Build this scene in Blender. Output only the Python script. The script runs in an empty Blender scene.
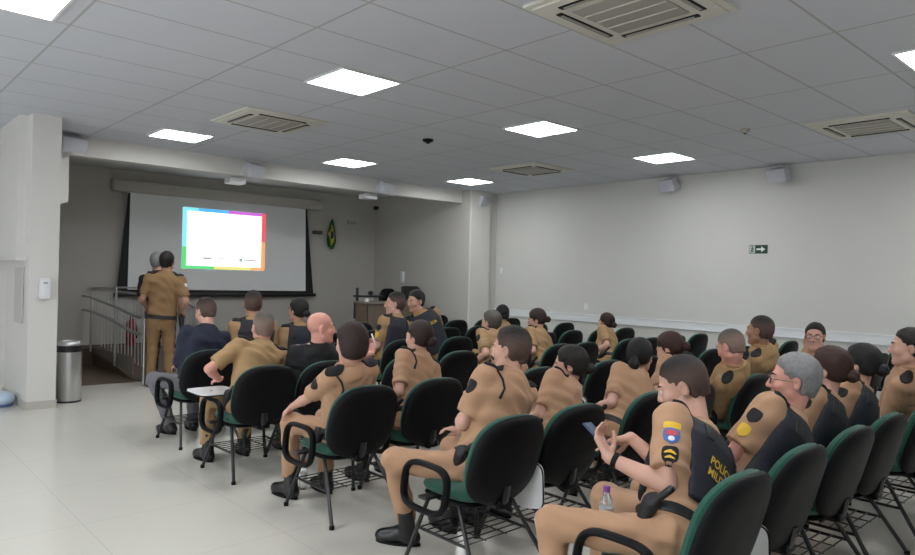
import bpy, bmesh, math, random
import numpy as np
from math import sin, cos, pi, radians, sqrt
from mathutils import Vector, Matrix, Euler

random.seed(7)
EXPOSURE = 0.0
C = bpy.context.scene.collection
SC = bpy.context.scene

# ------------------------------------------------------------------ camera
CAM_H, F_PX = 1.60, 690.2
YAW, ROLL = 0.7425, 0.02488
f_ = np.array([sin(YAW), cos(YAW), 0.0])
r0 = np.array([cos(YAW), -sin(YAW), 0.0]); u0 = np.array([0, 0, 1.0])
r_ = r0*cos(ROLL)+u0*sin(ROLL); u_ = -r0*sin(ROLL)+u0*cos(ROLL)
cam_d = bpy.data.cameras.new('camera'); cam = bpy.data.objects.new('camera', cam_d); C.objects.link(cam)
cam_d.sensor_fit = 'HORIZONTAL'; cam_d.sensor_width = 36.0; cam_d.lens = 36.0*F_PX/915.0
cam_d.clip_start = 0.05; cam_d.clip_end = 60
M = Matrix(((r_[0], u_[0], -f_[0], 0), (r_[1], u_[1], -f_[1], 0), (r_[2], u_[2], -f_[2], CAM_H), (0, 0, 0, 1)))
cam.matrix_world = M
SC.camera = cam
def ray(x, y):
    return f_ + r_*(x-457.5)/F_PX + u_*(277.5-y)/F_PX

# ------------------------------------------------------------------ materials
def lin(*c):
    return tuple(((v/255)/12.92 if v/255 <= 0.04045 else ((v/255+0.055)/1.055)**2.4) for v in c)
def mat(name, col, rough=0.6, metal=0.0, var=0.0, vscale=6.0, bump=0.0, bscale=60.0, spec=None, trans=0.0, emit=None, estr=0.0, sheen=0.0, coat=0.0):
    m = bpy.data.materials.new(name); m.use_nodes = True
    nt = m.node_tree; b = nt.nodes['Principled BSDF']
    b.inputs['Base Color'].default_value = (*col, 1); b.inputs['Roughness'].default_value = rough
    b.inputs['Metallic'].default_value = metal
    if spec is not None: b.inputs['Specular IOR Level'].default_value = spec
    if trans: b.inputs['Transmission Weight'].default_value = trans
    if sheen: b.inputs['Sheen Weight'].default_value = sheen
    if coat: b.inputs['Coat Weight'].default_value = coat
    if emit:
        b.inputs['Emission Color'].default_value = (*emit, 1); b.inputs['Emission Strength'].default_value = estr
    if var or bump:
        tc = nt.nodes.new('ShaderNodeTexCoord')
    if var:
        n = nt.nodes.new('ShaderNodeTexNoise'); n.inputs['Scale'].default_value = vscale; n.inputs['Detail'].default_value = 4
        nt.links.new(tc.outputs['Object'], n.inputs['Vector'])
        mx = nt.nodes.new('ShaderNodeMix'); mx.data_type = 'RGBA'
        mx.inputs['A'].default_value = (*[max(0, c*(1-var)) for c in col], 1); mx.inputs['B'].default_value = (*[min(1, c*(1+var)) for c in col], 1)
        nt.links.new(n.outputs['Fac'], mx.inputs['Factor']); nt.links.new(mx.outputs['Result'], b.inputs['Base Color'])
    if bump:
        n2 = nt.nodes.new('ShaderNodeTexNoise'); n2.inputs['Scale'].default_value = bscale; n2.inputs['Detail'].default_value = 3
        nt.links.new(tc.outputs['Object'], n2.inputs['Vector'])
        bp = nt.nodes.new('ShaderNodeBump'); bp.inputs['Strength'].default_value = bump; bp.inputs['Distance'].default_value = 0.01
        nt.links.new(n2.outputs['Fac'], bp.inputs['Height']); nt.links.new(bp.outputs['Normal'], b.inputs['Normal'])
    return m
def grid_mat(name, col, linecol, px, py, ox, oy, wx, rough, var=0.03, bump=0.0):
    """a flat colour crossed by joint lines every px, py metres (object = world space)"""
    m = mat(name, col, rough); nt = m.node_tree; b = nt.nodes['Principled BSDF']
    tc = nt.nodes.new('ShaderNodeTexCoord'); sp = nt.nodes.new('ShaderNodeSeparateXYZ'); nt.links.new(tc.outputs['Object'], sp.inputs[0])
    def ma(op, a, bb):
        n = nt.nodes.new('ShaderNodeMath'); n.operation = op
        for i, v in enumerate((a, bb)):
            if v is None: continue
            if isinstance(v, (int, float)): n.inputs[i].default_value = v
            else: nt.links.new(v, n.inputs[i])
        return n.outputs[0]
    def line(o, p, off):
        d = ma('SUBTRACT', o, off); d = ma('DIVIDE', d, p); d = ma('ADD', d, 0.5); d = ma('FLOORED_MODULO', d, 1.0)
        d = ma('SUBTRACT', d, 0.5); d = ma('ABSOLUTE', d, None); d = ma('MULTIPLY', d, p)
        return ma('LESS_THAN', d, wx)
    l = ma('MAXIMUM', line(sp.outputs['X'], px, ox), line(sp.outputs['Y'], py, oy))
    n = nt.nodes.new('ShaderNodeTexNoise'); n.inputs['Scale'].default_value = 1.3; n.inputs['Detail'].default_value = 5
    nt.links.new(tc.outputs['Object'], n.inputs['Vector'])
    m0 = nt.nodes.new('ShaderNodeMix'); m0.data_type = 'RGBA'
    m0.inputs['A'].default_value = (*[c*(1-var) for c in col], 1); m0.inputs['B'].default_value = (*[min(1, c*(1+var)) for c in col], 1)
    nt.links.new(n.outputs['Fac'], m0.inputs['Factor'])
    mx = nt.nodes.new('ShaderNodeMix'); mx.data_type = 'RGBA'; mx.inputs['B'].default_value = (*linecol, 1)
    nt.links.new(m0.outputs['Result'], mx.inputs['A']); nt.links.new(l, mx.inputs['Factor'])
    nt.links.new(mx.outputs['Result'], b.inputs['Base Color'])
    return m

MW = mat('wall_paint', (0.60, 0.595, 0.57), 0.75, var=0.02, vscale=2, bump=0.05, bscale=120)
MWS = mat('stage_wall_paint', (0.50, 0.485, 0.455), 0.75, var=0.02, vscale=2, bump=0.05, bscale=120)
MCOL = mat('column_paint', (0.66, 0.645, 0.62), 0.7, var=0.02, vscale=2)
MCEIL = grid_mat('ceiling_tiles', (0.60, 0.615, 0.675), (0.41, 0.42, 0.43), 1.25, 0.625, 0.0, 4.235, 0.009, 0.85, 0.015)
MSCEIL = mat('stage_ceiling_paint', (0.58, 0.60, 0.60), 0.8)
MFLOOR = grid_mat('floor_porcelain', (0.60, 0.585, 0.53), (0.50, 0.49, 0.45), 0.90, 0.90, 0.32, 0.24, 0.0028, 0.22, 0.03)
MBROWN = mat('stage_dark_floor', (0.105, 0.07, 0.045), 0.45, var=0.2, vscale=3)
MWHITE = mat('white_paint', (0.75, 0.76, 0.77), 0.5)
MRAIL = mat('white_rail_paint', (0.74, 0.76, 0.78), 0.45)
MBASE = mat('baseboard_stone', (0.46, 0.44, 0.40), 0.4)
MPLAST = mat('white_plastic', (0.74, 0.75, 0.78), 0.4)
MSPK = mat('speaker_grey_white', (0.52, 0.53, 0.58), 0.5, bump=0.1, bscale=400)
MLIGHT = mat('light_diffuser', (0.9, 0.9, 0.9), 0.5, emit=(0.98, 0.995, 1.0), estr=25.5)
MAC = mat('air_conditioner_cream', (0.64, 0.62, 0.56), 0.5)
MACG = mat('air_conditioner_grille', (0.36, 0.34, 0.31), 0.6)
MBLK = mat('black_plastic', (0.005, 0.0053, 0.0065), 0.5, bump=0.1, bscale=900, spec=0.14)
MBLKM = mat('black_paint_metal', (0.012, 0.012, 0.013), 0.3)
MGRN = mat('green_fabric', (0.006, 0.075, 0.048), 0.85, var=0.12, vscale=60, bump=0.3, bscale=500, sheen=0.15)
MTAB = mat('white_laminate', (0.76, 0.77, 0.79), 0.35)
MTAN = mat('tan_twill', (0.43, 0.248, 0.146), 0.85, var=0.08, vscale=9, bump=0.25, bscale=16, sheen=0.1)
MTAN2 = mat('brown_tan_twill', (0.235, 0.138, 0.062), 0.85, var=0.08, vscale=9, bump=0.25, bscale=16)
MTAN3 = mat('olive_tan_twill', (0.350, 0.218, 0.106), 0.85, var=0.08, vscale=9, bump=0.25, bscale=16)
MNAVY = mat('navy_jacket', (0.012, 0.016, 0.035), 0.8, var=0.1, bump=0.25, bscale=16)
MBSH = mat('black_shirt', (0.010, 0.010, 0.012), 0.85, bump=0.25, bscale=16)
MGREYT = mat('grey_trousers', (0.16, 0.155, 0.17), 0.85, bump=0.25, bscale=18)
MBOOT = mat('black_leather', (0.010, 0.010, 0.011), 0.32, bump=0.15, bscale=50)
MBELT = mat('black_webbing', (0.010, 0.010, 0.012), 0.55)
MVEST = mat('dark_vest_nylon', (0.016, 0.018, 0.028), 0.75, bump=0.3, bscale=40)
MYEL = mat('yellow_print', (0.78, 0.50, 0.05), 0.7)
MEYE = mat('eye_white', (0.7, 0.68, 0.65), 0.2)
MIRIS = mat('eye_iris', (0.02, 0.012, 0.008), 0.2)
MLIP = mat('lip_tone', (0.40, 0.17, 0.13), 0.5)
MGLASS = mat('black_spectacle_frame', (0.01, 0.01, 0.01), 0.3)
MSTEEL = mat('brushed_steel', (0.55, 0.55, 0.56), 0.32, 1.0, var=0.06, vscale=30)
MWOOD = mat('lectern_wood', (0.15, 0.115, 0.085), 0.5, var=0.3, vscale=14)
SKINS = {k: mat('skin_'+k, c, 0.55, var=0.06, vscale=14, bump=0.06, bscale=120) for k, c in dict(
    fair=(0.56, 0.32, 0.245), pink=(0.62, 0.30, 0.235), mid=(0.46, 0.255, 0.17), tan=(0.36, 0.19, 0.118)).items()}
HAIRS = {k: mat('hair_'+k, c, 0.6, var=0.35, vscale=60, bump=0.35, bscale=330, spec=0.35) for k, c in dict(
    black=(0.008, 0.007, 0.007), dark=(0.012, 0.009, 0.008), brown=(0.024, 0.012, 0.010), auburn=(0.036, 0.014, 0.011), grey=(0.20, 0.20, 0.205), salt=(0.085, 0.075, 0.065)).items()}
FADECOL = dict(
    dark=(0.085, 0.052, 0.042), greyish=(0.22, 0.15, 0.12), black=(0.04, 0.026, 0.02), light=(0.34, 0.21, 0.165))

# ------------------------------------------------------------------ mesh helpers
class MB:
    def __init__(s): s.v = []; s.f = []; s.m = []
    def add(s, vs, fs, mi=0):
        o = len(s.v); s.v += [tuple(v) for v in vs]; s.f += [tuple(i+o for i in f) for f in fs]; s.m += [mi]*len(fs)
    def box(s, c, d, rot=None, mi=0, bev=0.0):
        x, y, z = d[0]/2, d[1]/2, d[2]/2
        if bev > 0:
            bm = bmesh.new(); bmesh.ops.create_cube(bm, size=1)
            for v in bm.verts: v.co = Vector((v.co.x*d[0], v.co.y*d[1], v.co.z*d[2]))
            bmesh.ops.bevel(bm, geom=list(bm.edges), offset=bev, segments=2, profile=0.6, affect='EDGES')
            vs = [v.co.copy() for v in bm.verts]; bm.verts.index_update(); fs = [[v.index for v in f.verts] for f in bm.faces]; bm.free()
        else:
            vs = [Vector(p) for p in ((-x,-y,-z),(x,-y,-z),(x,y,-z),(-x,y,-z),(-x,-y,z),(x,-y,z),(x,y,z),(-x,y,z))]
            fs = [(3,2,1,0),(4,5,6,7),(0,1,5,4),(1,2,6,5),(2,3,7,6),(3,0,4,7)]
        if rot is not None: vs = [rot @ v for v in vs]
        s.add([v+Vector(c) for v in vs], fs, mi)
    def tube(s, pts, r, n=10, closed=False, mi=0, sx=1.0):
        pts = [Vector(p) for p in pts]; N = len(pts); rs = r if isinstance(r, (list, tuple)) else [r]*N
        rings = []; up = None
        for i, p in enumerate(pts):
            if closed: t = (pts[(i+1) % N]-pts[i-1])
            else: t = pts[min(i+1, N-1)]-pts[max(i-1, 0)]
            t.normalize()
            if up is None: up = t.orthogonal().normalized() if not closed else Vector((1, 0, 0))
            if closed: up = Vector((1, 0, 0))
            a = (up - t*up.dot(t)).normalized(); b = t.cross(a); up = a
            rings.append([p + (a*cos(2*pi*k/n)*sx + b*sin(2*pi*k/n))*rs[i] for k in range(n)])
        vs = [v for g in rings for v in g]; fs = []
        for i in range(N if closed else N-1):
            j = (i+1) % N
            for k in range(n): fs.append((i*n+k, i*n+(k+1) % n, j*n+(k+1) % n, j*n+k))
        if not closed: fs += [tuple(range(n-1, -1, -1)), tuple(range((N-1)*n, N*n))]
        s.add(vs, fs, mi)
    def lathe(s, prof, c=(0, 0, 0), n=32, mi=0):
        vs = []; fs = []
        for (r, z) in prof:
            for k in range(n): vs.append((c[0]+r*cos(2*pi*k/n), c[1]+r*sin(2*pi*k/n), c[2]+z))
        for i in range(len(prof)-1):
            for k in range(n): fs.append((i*n+k, i*n+(k+1) % n, (i+1)*n+(k+1) % n, (i+1)*n+k))
        fs.append(tuple(range(n-1, -1, -1))); L = (len(prof)-1)*n; fs.append(tuple(range(L, L+n)))
        s.add(vs, fs, mi)
    def prism(s, poly, axis, a, b, mi=0):
        """poly: 2D outline; axis 'x','y','z' extruded from a to b"""
        def P(p, t): return {'x': (t, p[0], p[1]), 'y': (p[0], t, p[1]), 'z': (p[0], p[1], t)}[axis]
        n = len(poly); vs = [P(p, a) for p in poly]+[P(p, b) for p in poly]
        fs = [tuple(range(n-1, -1, -1)), tuple(range(n, 2*n))]+[(i, (i+1) % n, n+(i+1) % n, n+i) for i in range(n)]
        s.add(vs, fs, mi)
    def sphere(s, c, r, n=14, mi=0, rot=None):
        r = (r, r, r) if isinstance(r, (int, float)) else r
        vs = []; fs = []; m = n//2
        for i in range(1, m):
            for k in range(n):
                v = Vector((r[0]*sin(pi*i/m)*cos(2*pi*k/n), r[1]*sin(pi*i/m)*sin(2*pi*k/n), r[2]*cos(pi*i/m)))
                vs.append((rot @ v if rot is not None else v)+Vector(c))
        for i in range(m-2):
            for k in range(n): fs.append((i*n+k, (i+1)*n+k, (i+1)*n+(k+1) % n, i*n+(k+1) % n))
        t = Vector((0, 0, r[2])); t = rot @ t if rot is not None else t
        vs += [Vector(c)+t, Vector(c)-t]; T = len(vs)-2; L = (m-2)*n
        for k in range(n): fs += [(T, k, (k+1) % n), (T+1, L+(k+1) % n, L+k)]
        s.add(vs, fs, mi)
    def build(s, name, m, parent=None, smooth=True, angle=40):
        me = bpy.data.meshes.new(name); me.from_pydata(s.v, [], s.f)
        return link(name, me, m, parent, smooth, angle, s.m)
def link(name, me, m, parent=None, smooth=True, angle=40, mi=None, fix=True):
    ms = m if isinstance(m, (list, tuple)) else [m]
    for q in ms: me.materials.append(q)
    if mi is not None and max(mi, default=0) > 0: me.polygons.foreach_set('material_index', mi)
    if fix:
        bm = bmesh.new(); bm.from_mesh(me); bmesh.ops.recalc_face_normals(bm, faces=bm.faces)
        bm.to_mesh(me); bm.free()
    if smooth:
        me.polygons.foreach_set('use_smooth', [True]*len(me.polygons))
        if angle: me.set_sharp_from_angle(angle=radians(angle))
    me.update()
    o = bpy.data.objects.new(name, me); C.objects.link(o)
    if parent: o.parent = parent
    return o
def tag(o, label=None, cat=None, group=None, kind=None):
    if label: o['label'] = label
    if cat: o['category'] = cat
    if group: o['group'] = group
    if kind: o['kind'] = kind
    return o
def empty(name, loc, rz=0.0, label=None, cat=None, group=None):
    o = bpy.data.objects.new(name, None); C.objects.link(o); o.empty_display_size = 0.1
    o.location = loc; o.rotation_euler = (0, 0, rz)
    return tag(o, label, cat, group)
def copy_tree(o, parent=None):
    c = o.copy(); C.objects.link(c)
    if parent: c.parent = parent
    for ch in o.children: copy_tree(ch, c)
    return c
def sbox(name, c, d, m, label=None):
    b = MB(); b.box(c, d); o = b.build(name, m, smooth=False); tag(o, label, None, None, 'structure'); return o

# ------------------------------------------------------------------ room
H = 3.318
XR, YF, XL, YB = 10.08, 10.02, -4.2, -1.6
YS = 12.93          # stage back wall
sbox('floor', ((XL+XR)/2, (YB+YS)/2, -0.05), (XR-XL+0.4, YS-YB+0.4, 0.1), MFLOOR)
sbox('ceiling', ((XL+XR)/2, (YB+YF)/2+0.1, H+0.05), (XR-XL+0.4, YF-YB+0.2, 0.1), MCEIL)
sbox('wall_right', (XR+0.1, (YB+YF)/2, H/2), (0.2, YF-YB, H), MW)
sbox('wall_left', (XL-0.1, (YB+YF)/2, H/2), (0.2, YF-YB+0.4, H), MW)
sbox('wall_back', ((XL+XR)/2, YB-0.1, H/2), (XR-XL, 0.2, H), MW)
sbox('wall_front_left', ((XL+1.98)/2, 10.32, H/2), (1.98-XL, 0.24, H), MCOL)
sbox('column_left', (1.83, 9.55, H/2), (0.29, 1.30, H), MCOL)
sbox('trim_1', (1.645, 9.665, (1.70+H)/2), (0.10, 1.07, H-1.70), MCOL)
sbox('trim_2', (1.645, 9.60, 1.685), (0.13, 1.0, 0.03), MCOL)
sbox('trim_3', (1.671, 9.35, 1.27), (0.018, 0.42, 0.64), mat('panel_grey', (0.50, 0.49, 0.47), 0.5))
b = MB()
for c, d in (((1.83, 8.893, 0.045), (0.31, 0.015, 0.09)), ((1.679, 9.55, 0.045), (0.015, 1.30, 0.09)), ((1.98, 9.55, 0.045), (0.015, 1.3, 0.09))): b.box(c, d)
tag(b.build('baseboard_column', MBASE, smooth=False), kind='structure')
# beam over the stage opening, right pilaster
sbox('beam_front', (5.62, 10.11, (3.07+H)/2), (7.28, 0.20, H-3.07), MCOL)
b = MB(); b.prism([(1.985, H), (1.985, 2.34), (2.31, 2.45), (2.31, H)], 'y', 10.0, 10.18); tag(b.build('trim_4', MCOL, smooth=False), kind='structure')
sbox('column_right', (9.5375, 9.99, H/2), (0.525, 0.48, H), MCOL)
sbox('wall_front_right', (9.95, 10.05, H/2), (0.32, 0.42, H), MW)
# stage room
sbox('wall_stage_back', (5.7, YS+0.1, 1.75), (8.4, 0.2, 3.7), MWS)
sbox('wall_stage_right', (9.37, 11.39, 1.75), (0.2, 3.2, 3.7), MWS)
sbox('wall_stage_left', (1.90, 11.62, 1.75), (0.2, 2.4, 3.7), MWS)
sbox('ceiling_stage', (5.7, 11.6, 3.40), (7.8, 2.9, 0.1), MSCEIL)
b = MB(); b.box((3.0, 11.63, 0.006), (2.1, 2.6, 0.012)); tag(b.build('floor_stage', MBROWN, smooth=False), kind='structure')
sbox('baseboard_stage', (3.3, YS-0.01, 0.145), (2.6, 0.02, 0.29), MBROWN)
sbox('stage_platform', (6.87, 11.775, 0.14), (4.80, 2.27, 0.28), MBROWN)
# chair rail on the right wall
b = MB(); b.box((XR-0.012, (YB+10.04)/2, 0.933), (0.024, 10.04-YB, 0.112)); b.box((XR-0.016, (YB+10.04)/2, 0.992), (0.034, 10.04-YB, 0.012)); b.box((XR-0.015, (YB+10.04)/2, 0.874), (0.03, 10.04-YB, 0.012))
tag(b.build('trim_5', MRAIL, smooth=False), kind='structure')

# added glowing panes on the left wall, out of view, to brighten the left side
MFILL = mat('fill_glow', (0.8, 0.85, 0.9), 0.2, emit=(0.90, 0.96, 1.0), estr=7.5)
for k, y in enumerate((1.2, 4.0, 6.8)):
    b = MB(); b.box((XL+0.012, y, 1.75), (0.02, 2.0, 1.5)); w_ = tag(b.build(f'window_{k+1}', MFILL, smooth=False), kind='structure')
    b = MB()
    for c, d in (((XL+0.03, y-1.02, 1.75), (0.06, 0.06, 1.6)), ((XL+0.03, y+1.02, 1.75), (0.06, 0.06, 1.6)), ((XL+0.03, y, 1.75), (0.05, 0.04, 1.5)), ((XL+0.03, y, 2.52), (0.06, 2.1, 0.06)), ((XL+0.03, y, 0.98), (0.08, 2.1, 0.06))): b.box(c, d)
    b.build('window_frame', MWHITE, w_, smooth=False)

# ------------------------------------------------------------------ ceiling things
PLACE_X = {-1.55: 'behind the camera', 0.95: 'near the left column', 3.445: 'over the left aisle', 5.95: 'in the third line from the left', 8.46: 'along the right wall'}
def ceiling_light(x, y, label):
    r = empty('ceiling_light', (x, y, H), 0, label, 'ceiling light', 'square ceiling light panels')
    b = MB(); s = 0.312
    for sx, sy, dx, dy in ((0, 1, 0.625, 0.02), (0, -1, 0.625, 0.02), (1, 0, 0.02, 0.585), (-1, 0, 0.02, 0.585)):
        b.box((sx*(s-0.01), sy*(s-0.01), -0.006), (dx, dy, 0.012))
    b.build('frame', MWHITE, r, smooth=False)
    b = MB(); b.box((0, 0, -0.003), (0.585, 0.585, 0.004)); b.build('diffuser', MLIGHT, r, smooth=False)
LY = {1.4: 'nearest', 5.15: 'middle', 8.92: 'farthest'}
LABL = {(3.445, 5.15): 'large-looking square light panel left of centre in the near ceiling, over the left aisle',
        (5.95, 5.15): 'square light panel in the middle of the ceiling, between two dark dots of detectors',
        (8.46, 5.15): 'square light panel near the right wall above the two wall speakers',
        (3.445, 8.92): 'square light panel at far left, beside the air conditioner tinted cyan',
        (5.95, 8.92): 'square light panel close to the beam above its middle speaker',
        (8.46, 8.92): 'square light panel at the far corner above the pilaster speaker',
        (0.95, 5.15): 'square light panel cut by the top left corner of the picture',
        (5.95, 1.4): 'square light panel cut by the right edge of the picture'}
ADJ = {(3.445, 5.15): (3.44, 5.19), (5.95, 5.15): (5.99, 5.18), (8.46, 5.15): (8.49, 5.11), (3.445, 8.92): (3.31, 8.88), (5.95, 8.92): (5.90, 8.94), (8.46, 8.92): (8.45, 8.94), (0.95, 5.15): (0.83, 5.15), (5.95, 1.4): (6.03, 1.29)}
for x in (-1.55, 0.95, 3.445, 5.95, 8.46):
    for y in (1.4, 5.15, 8.92):
        if x < 1 and y > 8: continue
        ax, ay = ADJ.get((x, y), (x, y))
        ceiling_light(ax, ay, LABL.get((x, y), 'square ceiling light panel outside the picture'))
def cassette(x, y, label):
    r = empty('air_conditioner', (x, y, H), 0, label, 'air conditioner', 'ceiling cassette air conditioners')
    b = MB(); b.box((0, 0, -0.012), (0.95, 0.95, 0.024), bev=0.01); b.box((0, 0, -0.028), (0.86, 0.86, 0.012), bev=0.005); b.build('panel', MAC, r)
    g = MB(); g.box((0, 0, -0.037), (0.52, 0.52, 0.008), bev=0.003); gr = g.build('intake_grille', MACG, r)
    s = MB()
    for i in range(3): s.box((-0.13+0.13*i, 0, -0.042), (0.012, 0.50, 0.005))
    s.build('slat', MAC, gr, smooth=False)
    for k in range(4):
        a = k*pi/2; R = Matrix.Rotation(a, 3, 'Z')
        s = MB(); s.box(R @ Vector((0, 0.34, -0.037)), (0.56, 0.045, 0.008) if k % 2 == 0 else (0.045, 0.56, 0.008), bev=0.003)
        v = s.build('air_outlet', MBLK, r)
        s = MB(); s.box(R @ Vector((0, 0.337, -0.043)), (0.5, 0.02, 0.006) if k % 2 == 0 else (0.02, 0.5, 0.006)); s.build('louvre', MACG, v, smooth=False)
cassette(3.67, 2.47, 'cream ceiling air conditioner cut by the top edge of the picture, nearest one')
cassette(8.07, 7.15, 'cream ceiling air conditioner far off, above the right corner of the room')
cassette(3.66, 7.2, 'cream ceiling air conditioner at left, beside the far left light panel')
cassette(8.08, 2.45, 'cream ceiling air conditioner at the right edge above the wall speakers')
def dome(x, y, z, label, m, rr=0.05):
    b = MB(); b.lathe([(rr, 0), (rr, -0.015), (rr*0.8, -0.03), (rr*0.3, -0.045)], (0, 0, 0), 20)
    r = tag(b.build('smoke_detector', m), label, 'detector'); r.location = (x, y, z)
    b = MB(); b.sphere((0, 0, -0.045), (rr*0.35, rr*0.35, 0.012), 10); b.build('sensor', MBLK, r)
def on_plane(px, py, axis, val):
    d = ray(px, py); o = np.array([0, 0, CAM_H]); t = (val-o[axis])/d[axis]; return o+d*t
p = on_plane(428, 141, 2, H-0.02); dome(p[0], p[1], H, 'small black dome on the ceiling behind the middle light panel', MBLK, 0.07)
p = on_plane(745, 131, 2, H-0.02); dome(p[0], p[1], H, 'small round grey detector on the ceiling towards the right', MACG, 0.05)

def speaker(loc, rz, label, tilt=0.35, bracket=True):
    r = empty('wall_speaker', loc, rz, label, 'speaker', 'white wall speakers')
    R = Matrix.Rotation(tilt, 3, 'X')
    b = MB()
    # local: wall at y=0 behind, faces -y ; trapezoid plan
    poly = [(-0.15, -0.10), (0.15, -0.10), (0.09, 0.09), (-0.09, 0.09)]
    n = 4; vs = [R @ Vector((x, y, -0.095)) for x, y in poly]+[R @ Vector((x, y, 0.095)) for x, y in poly]
    off = Vector((0, -0.16, 0)); vs = [v+off for v in vs]
    b.add(vs, [(3, 2, 1, 0), (4, 5, 6, 7)]+[(i, (i+1) % 4, 4+(i+1) % 4, 4+i) for i in range(4)])
    o = b.build('cabinet', MSPK, r, smooth=False)
    g = MB(); g.box(R @ Vector((0, -0.104, 0))+off, (0.27, 0.008, 0.165), R, bev=0.003); g.build('grille', MSPK, r)
    k = MB(); k.box((0, -0.03, 0.0), (0.05, 0.06, 0.09)); k.box((0, -0.006, 0), (0.09, 0.012, 0.13)); k.build('bracket', MPLAST, r, smooth=False)
def sp_at(px, py, axis, val, rz, label, dz=0.0):
    p = on_plane(px, py, axis, val)
    loc = [p[0], p[1], p[2]+dz]
    if axis == 1: loc[1] = val+0.18
    else: loc[0] = val+0.18
    speaker(tuple(loc), rz, label)
sp_at(251, 169, 1, YF-0.19, 0.25, 'white speaker on the beam above the projection screen, leftmost of those in front of it')
sp_at(384, 187, 1, YF-0.19, 0.25, 'white speaker on the beam above and right of the hanging flag')
sp_at(481, 200, 1, 9.95-0.18, 0.3, 'white speaker on the right pilaster under the far light panel')
sp_at(672, 184, 0, XR-0.18, -pi/2-0.25, 'white speaker on the right wall, farther of the two there')
sp_at(782, 174, 0, XR-0.18, -pi/2-0.25, 'white speaker on the right wall, nearer of the two there')
p = on_plane(71.5, 143, 1, 9.83)
speaker((p[0], 10.02, p[2]), 0.1, 'white speaker beside the left column, partly hidden by it')
for (px, py, lab) in ((236, 177, 'small white box under the beam left of the first beam speaker'), (369, 195.5, 'small white box under the beam left of the second beam speaker')):
    p = on_plane(px, py, 1, 10.3)
    b = MB(); b.box((0, 0, 0), (0.26, 0.22, 0.09), bev=0.012); b.box((0, -0.112, 0), (0.2, 0.006, 0.05), bev=0.002)
    o = tag(b.build('emergency_light', MPLAST), lab, 'emergency light'); o.location = (p[0], 10.33, 3.02)
    b = MB(); b.box((0, 0, 0.17), (0.04, 0.04, 0.26)); b.build('mount', MPLAST, o, smooth=False)

# ------------------------------------------------------------------ projection screen
YSC = YS-0.12
def sp(px, py, y=YSC): p = on_plane(px, py, 1, y); return (p[0], p[2])
scr = empty('projection_screen', (5.7, YS, 1.2), 0, 'large white pull-down projection screen with black border and lit slide', 'projection screen')
scr_loc = Vector((5.7, YS, 1.2))
def loc_y(poly): return [(x-5.7, z-1.2) for x, z in poly]
b = MB(); b.box((0, -0.09, 2.87+0.02-1.2), (0.1, 0.1, 0.1)) if False else None
xl, zt = sp(112.5, 184.5); xr, zt2 = sp(321.5, 206)
zc = (zt+zt2)/2
b.box(((xl+xr)/2-5.7, -0.09, zc-1.2), (xr-xl, 0.16, 0.20), bev=0.03); b.build('screen_case', mat('screen_case_grey', (0.50, 0.48, 0.44), 0.5), scr)
tl = sp(128.5, 193); tr = sp(307, 208); bl = sp(117, 291); br = sp(313.5, 296)
b = MB(); b.prism(loc_y([bl, br, tr, tl]), 'y', -0.118, -0.112); b.build('screen_border', mat('screen_black', (0.008, 0.008, 0.011), 0.7), scr, smooth=False)
wl = sp(130.5, 191.5); wr = sp(305.5, 205.5); wbl = sp(127.5, 289.5); wbr = sp(305.5, 291)
b = MB(); b.prism(loc_y([wbl, wbr, wr, wl]), 'y', -0.123, -0.1175); b.build('screen_cloth', mat('screen_cloth', (0.84, 0.86, 0.88), 0.8), scr, smooth=False)
b = MB(); b.box(((bl[0]+br[0])/2-5.7, -0.118, (bl[1]+br[1])/2-1.2-0.02), (br[0]-bl[0]+0.1, 0.05, 0.07), bev=0.01); b.build('bottom_bar', MBLKM, scr)
# the projected slide (a lit picture)
def em(name, c, s): return mat(name, (0.02, 0.02, 0.02), 0.8, emit=c, estr=s)
q = [sp(182, 207.5), sp(265.5, 213.2), sp(264.5, 271), sp(182.3, 268)]
x0, x1 = (q[0][0]+q[3][0])/2, (q[1][0]+q[2][0])/2; z0, z1 = (q[3][1]+q[2][1])/2, (q[0][1]+q[1][1])/2
ES = 1.7
def rect(name, u0, v0, u1, v1, m, parent, y=-0.1262, th=0.002):
    b = MB(); X = lambda u: x0+(x1-x0)*u-5.7; Z = lambda v: z0+(z1-z0)*v-1.2
    b.box(((X(u0)+X(u1))/2, y, (Z(v0)+Z(v1))/2), (abs(X(u1)-X(u0)), th, abs(Z(v1)-Z(v0)))); return b.build(name, m, parent, smooth=False)
sl = rect('lit_slide', 0, 0, 1, 1, em('slide_white', (0.97, 0.99, 1.0), ES), scr, -0.1245, 0.002)
bw, bh = 0.05, 0.055
for nm, uv, c in (('slide_band', (0, 0.36, bw, 1), (0.25, 0.85, 0.95)), ('slide_band', (0, 0, bw, 0.36), (0.10, 0.72, 0.22)), ('slide_band', (bw, 0, 0.37, bh*0.9), (0.10, 0.72, 0.22)),
                  ('slide_band', (0.37, 0, 0.82, bh*0.9), (0.85, 0.80, 0.25)), ('slide_band', (0.82, 0, 1-bw, bh*0.9), (0.92, 0.45, 0.18)), ('slide_band', (1-bw, 0, 1, 0.50), (0.92, 0.40, 0.15)),
                  ('slide_band', (1-bw, 0.50, 1, 1), (0.90, 0.10, 0.12)), ('slide_band', (0.53, 1-bh, 1-bw, 1), (0.62, 0.15, 0.72)), ('slide_band', (bw, 1-bh, 0.18, 1), (0.25, 0.85, 0.95)), ('slide_band', (0.18, 1-bh, 0.53, 1), (0.10, 0.50, 0.90))):
    rect(nm, *uv, em('slide_colour', c, ES*0.62), sl)
rect('slide_logo', 0.24, 0.165, 0.34, 0.195, em('slide_grey', (0.45, 0.5, 0.5), ES*0.5), sl)
rect('slide_logo', 0.42, 0.17, 0.57, 0.19, em('slide_grey', (0.62, 0.66, 0.66), ES*0.55), sl)
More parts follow.
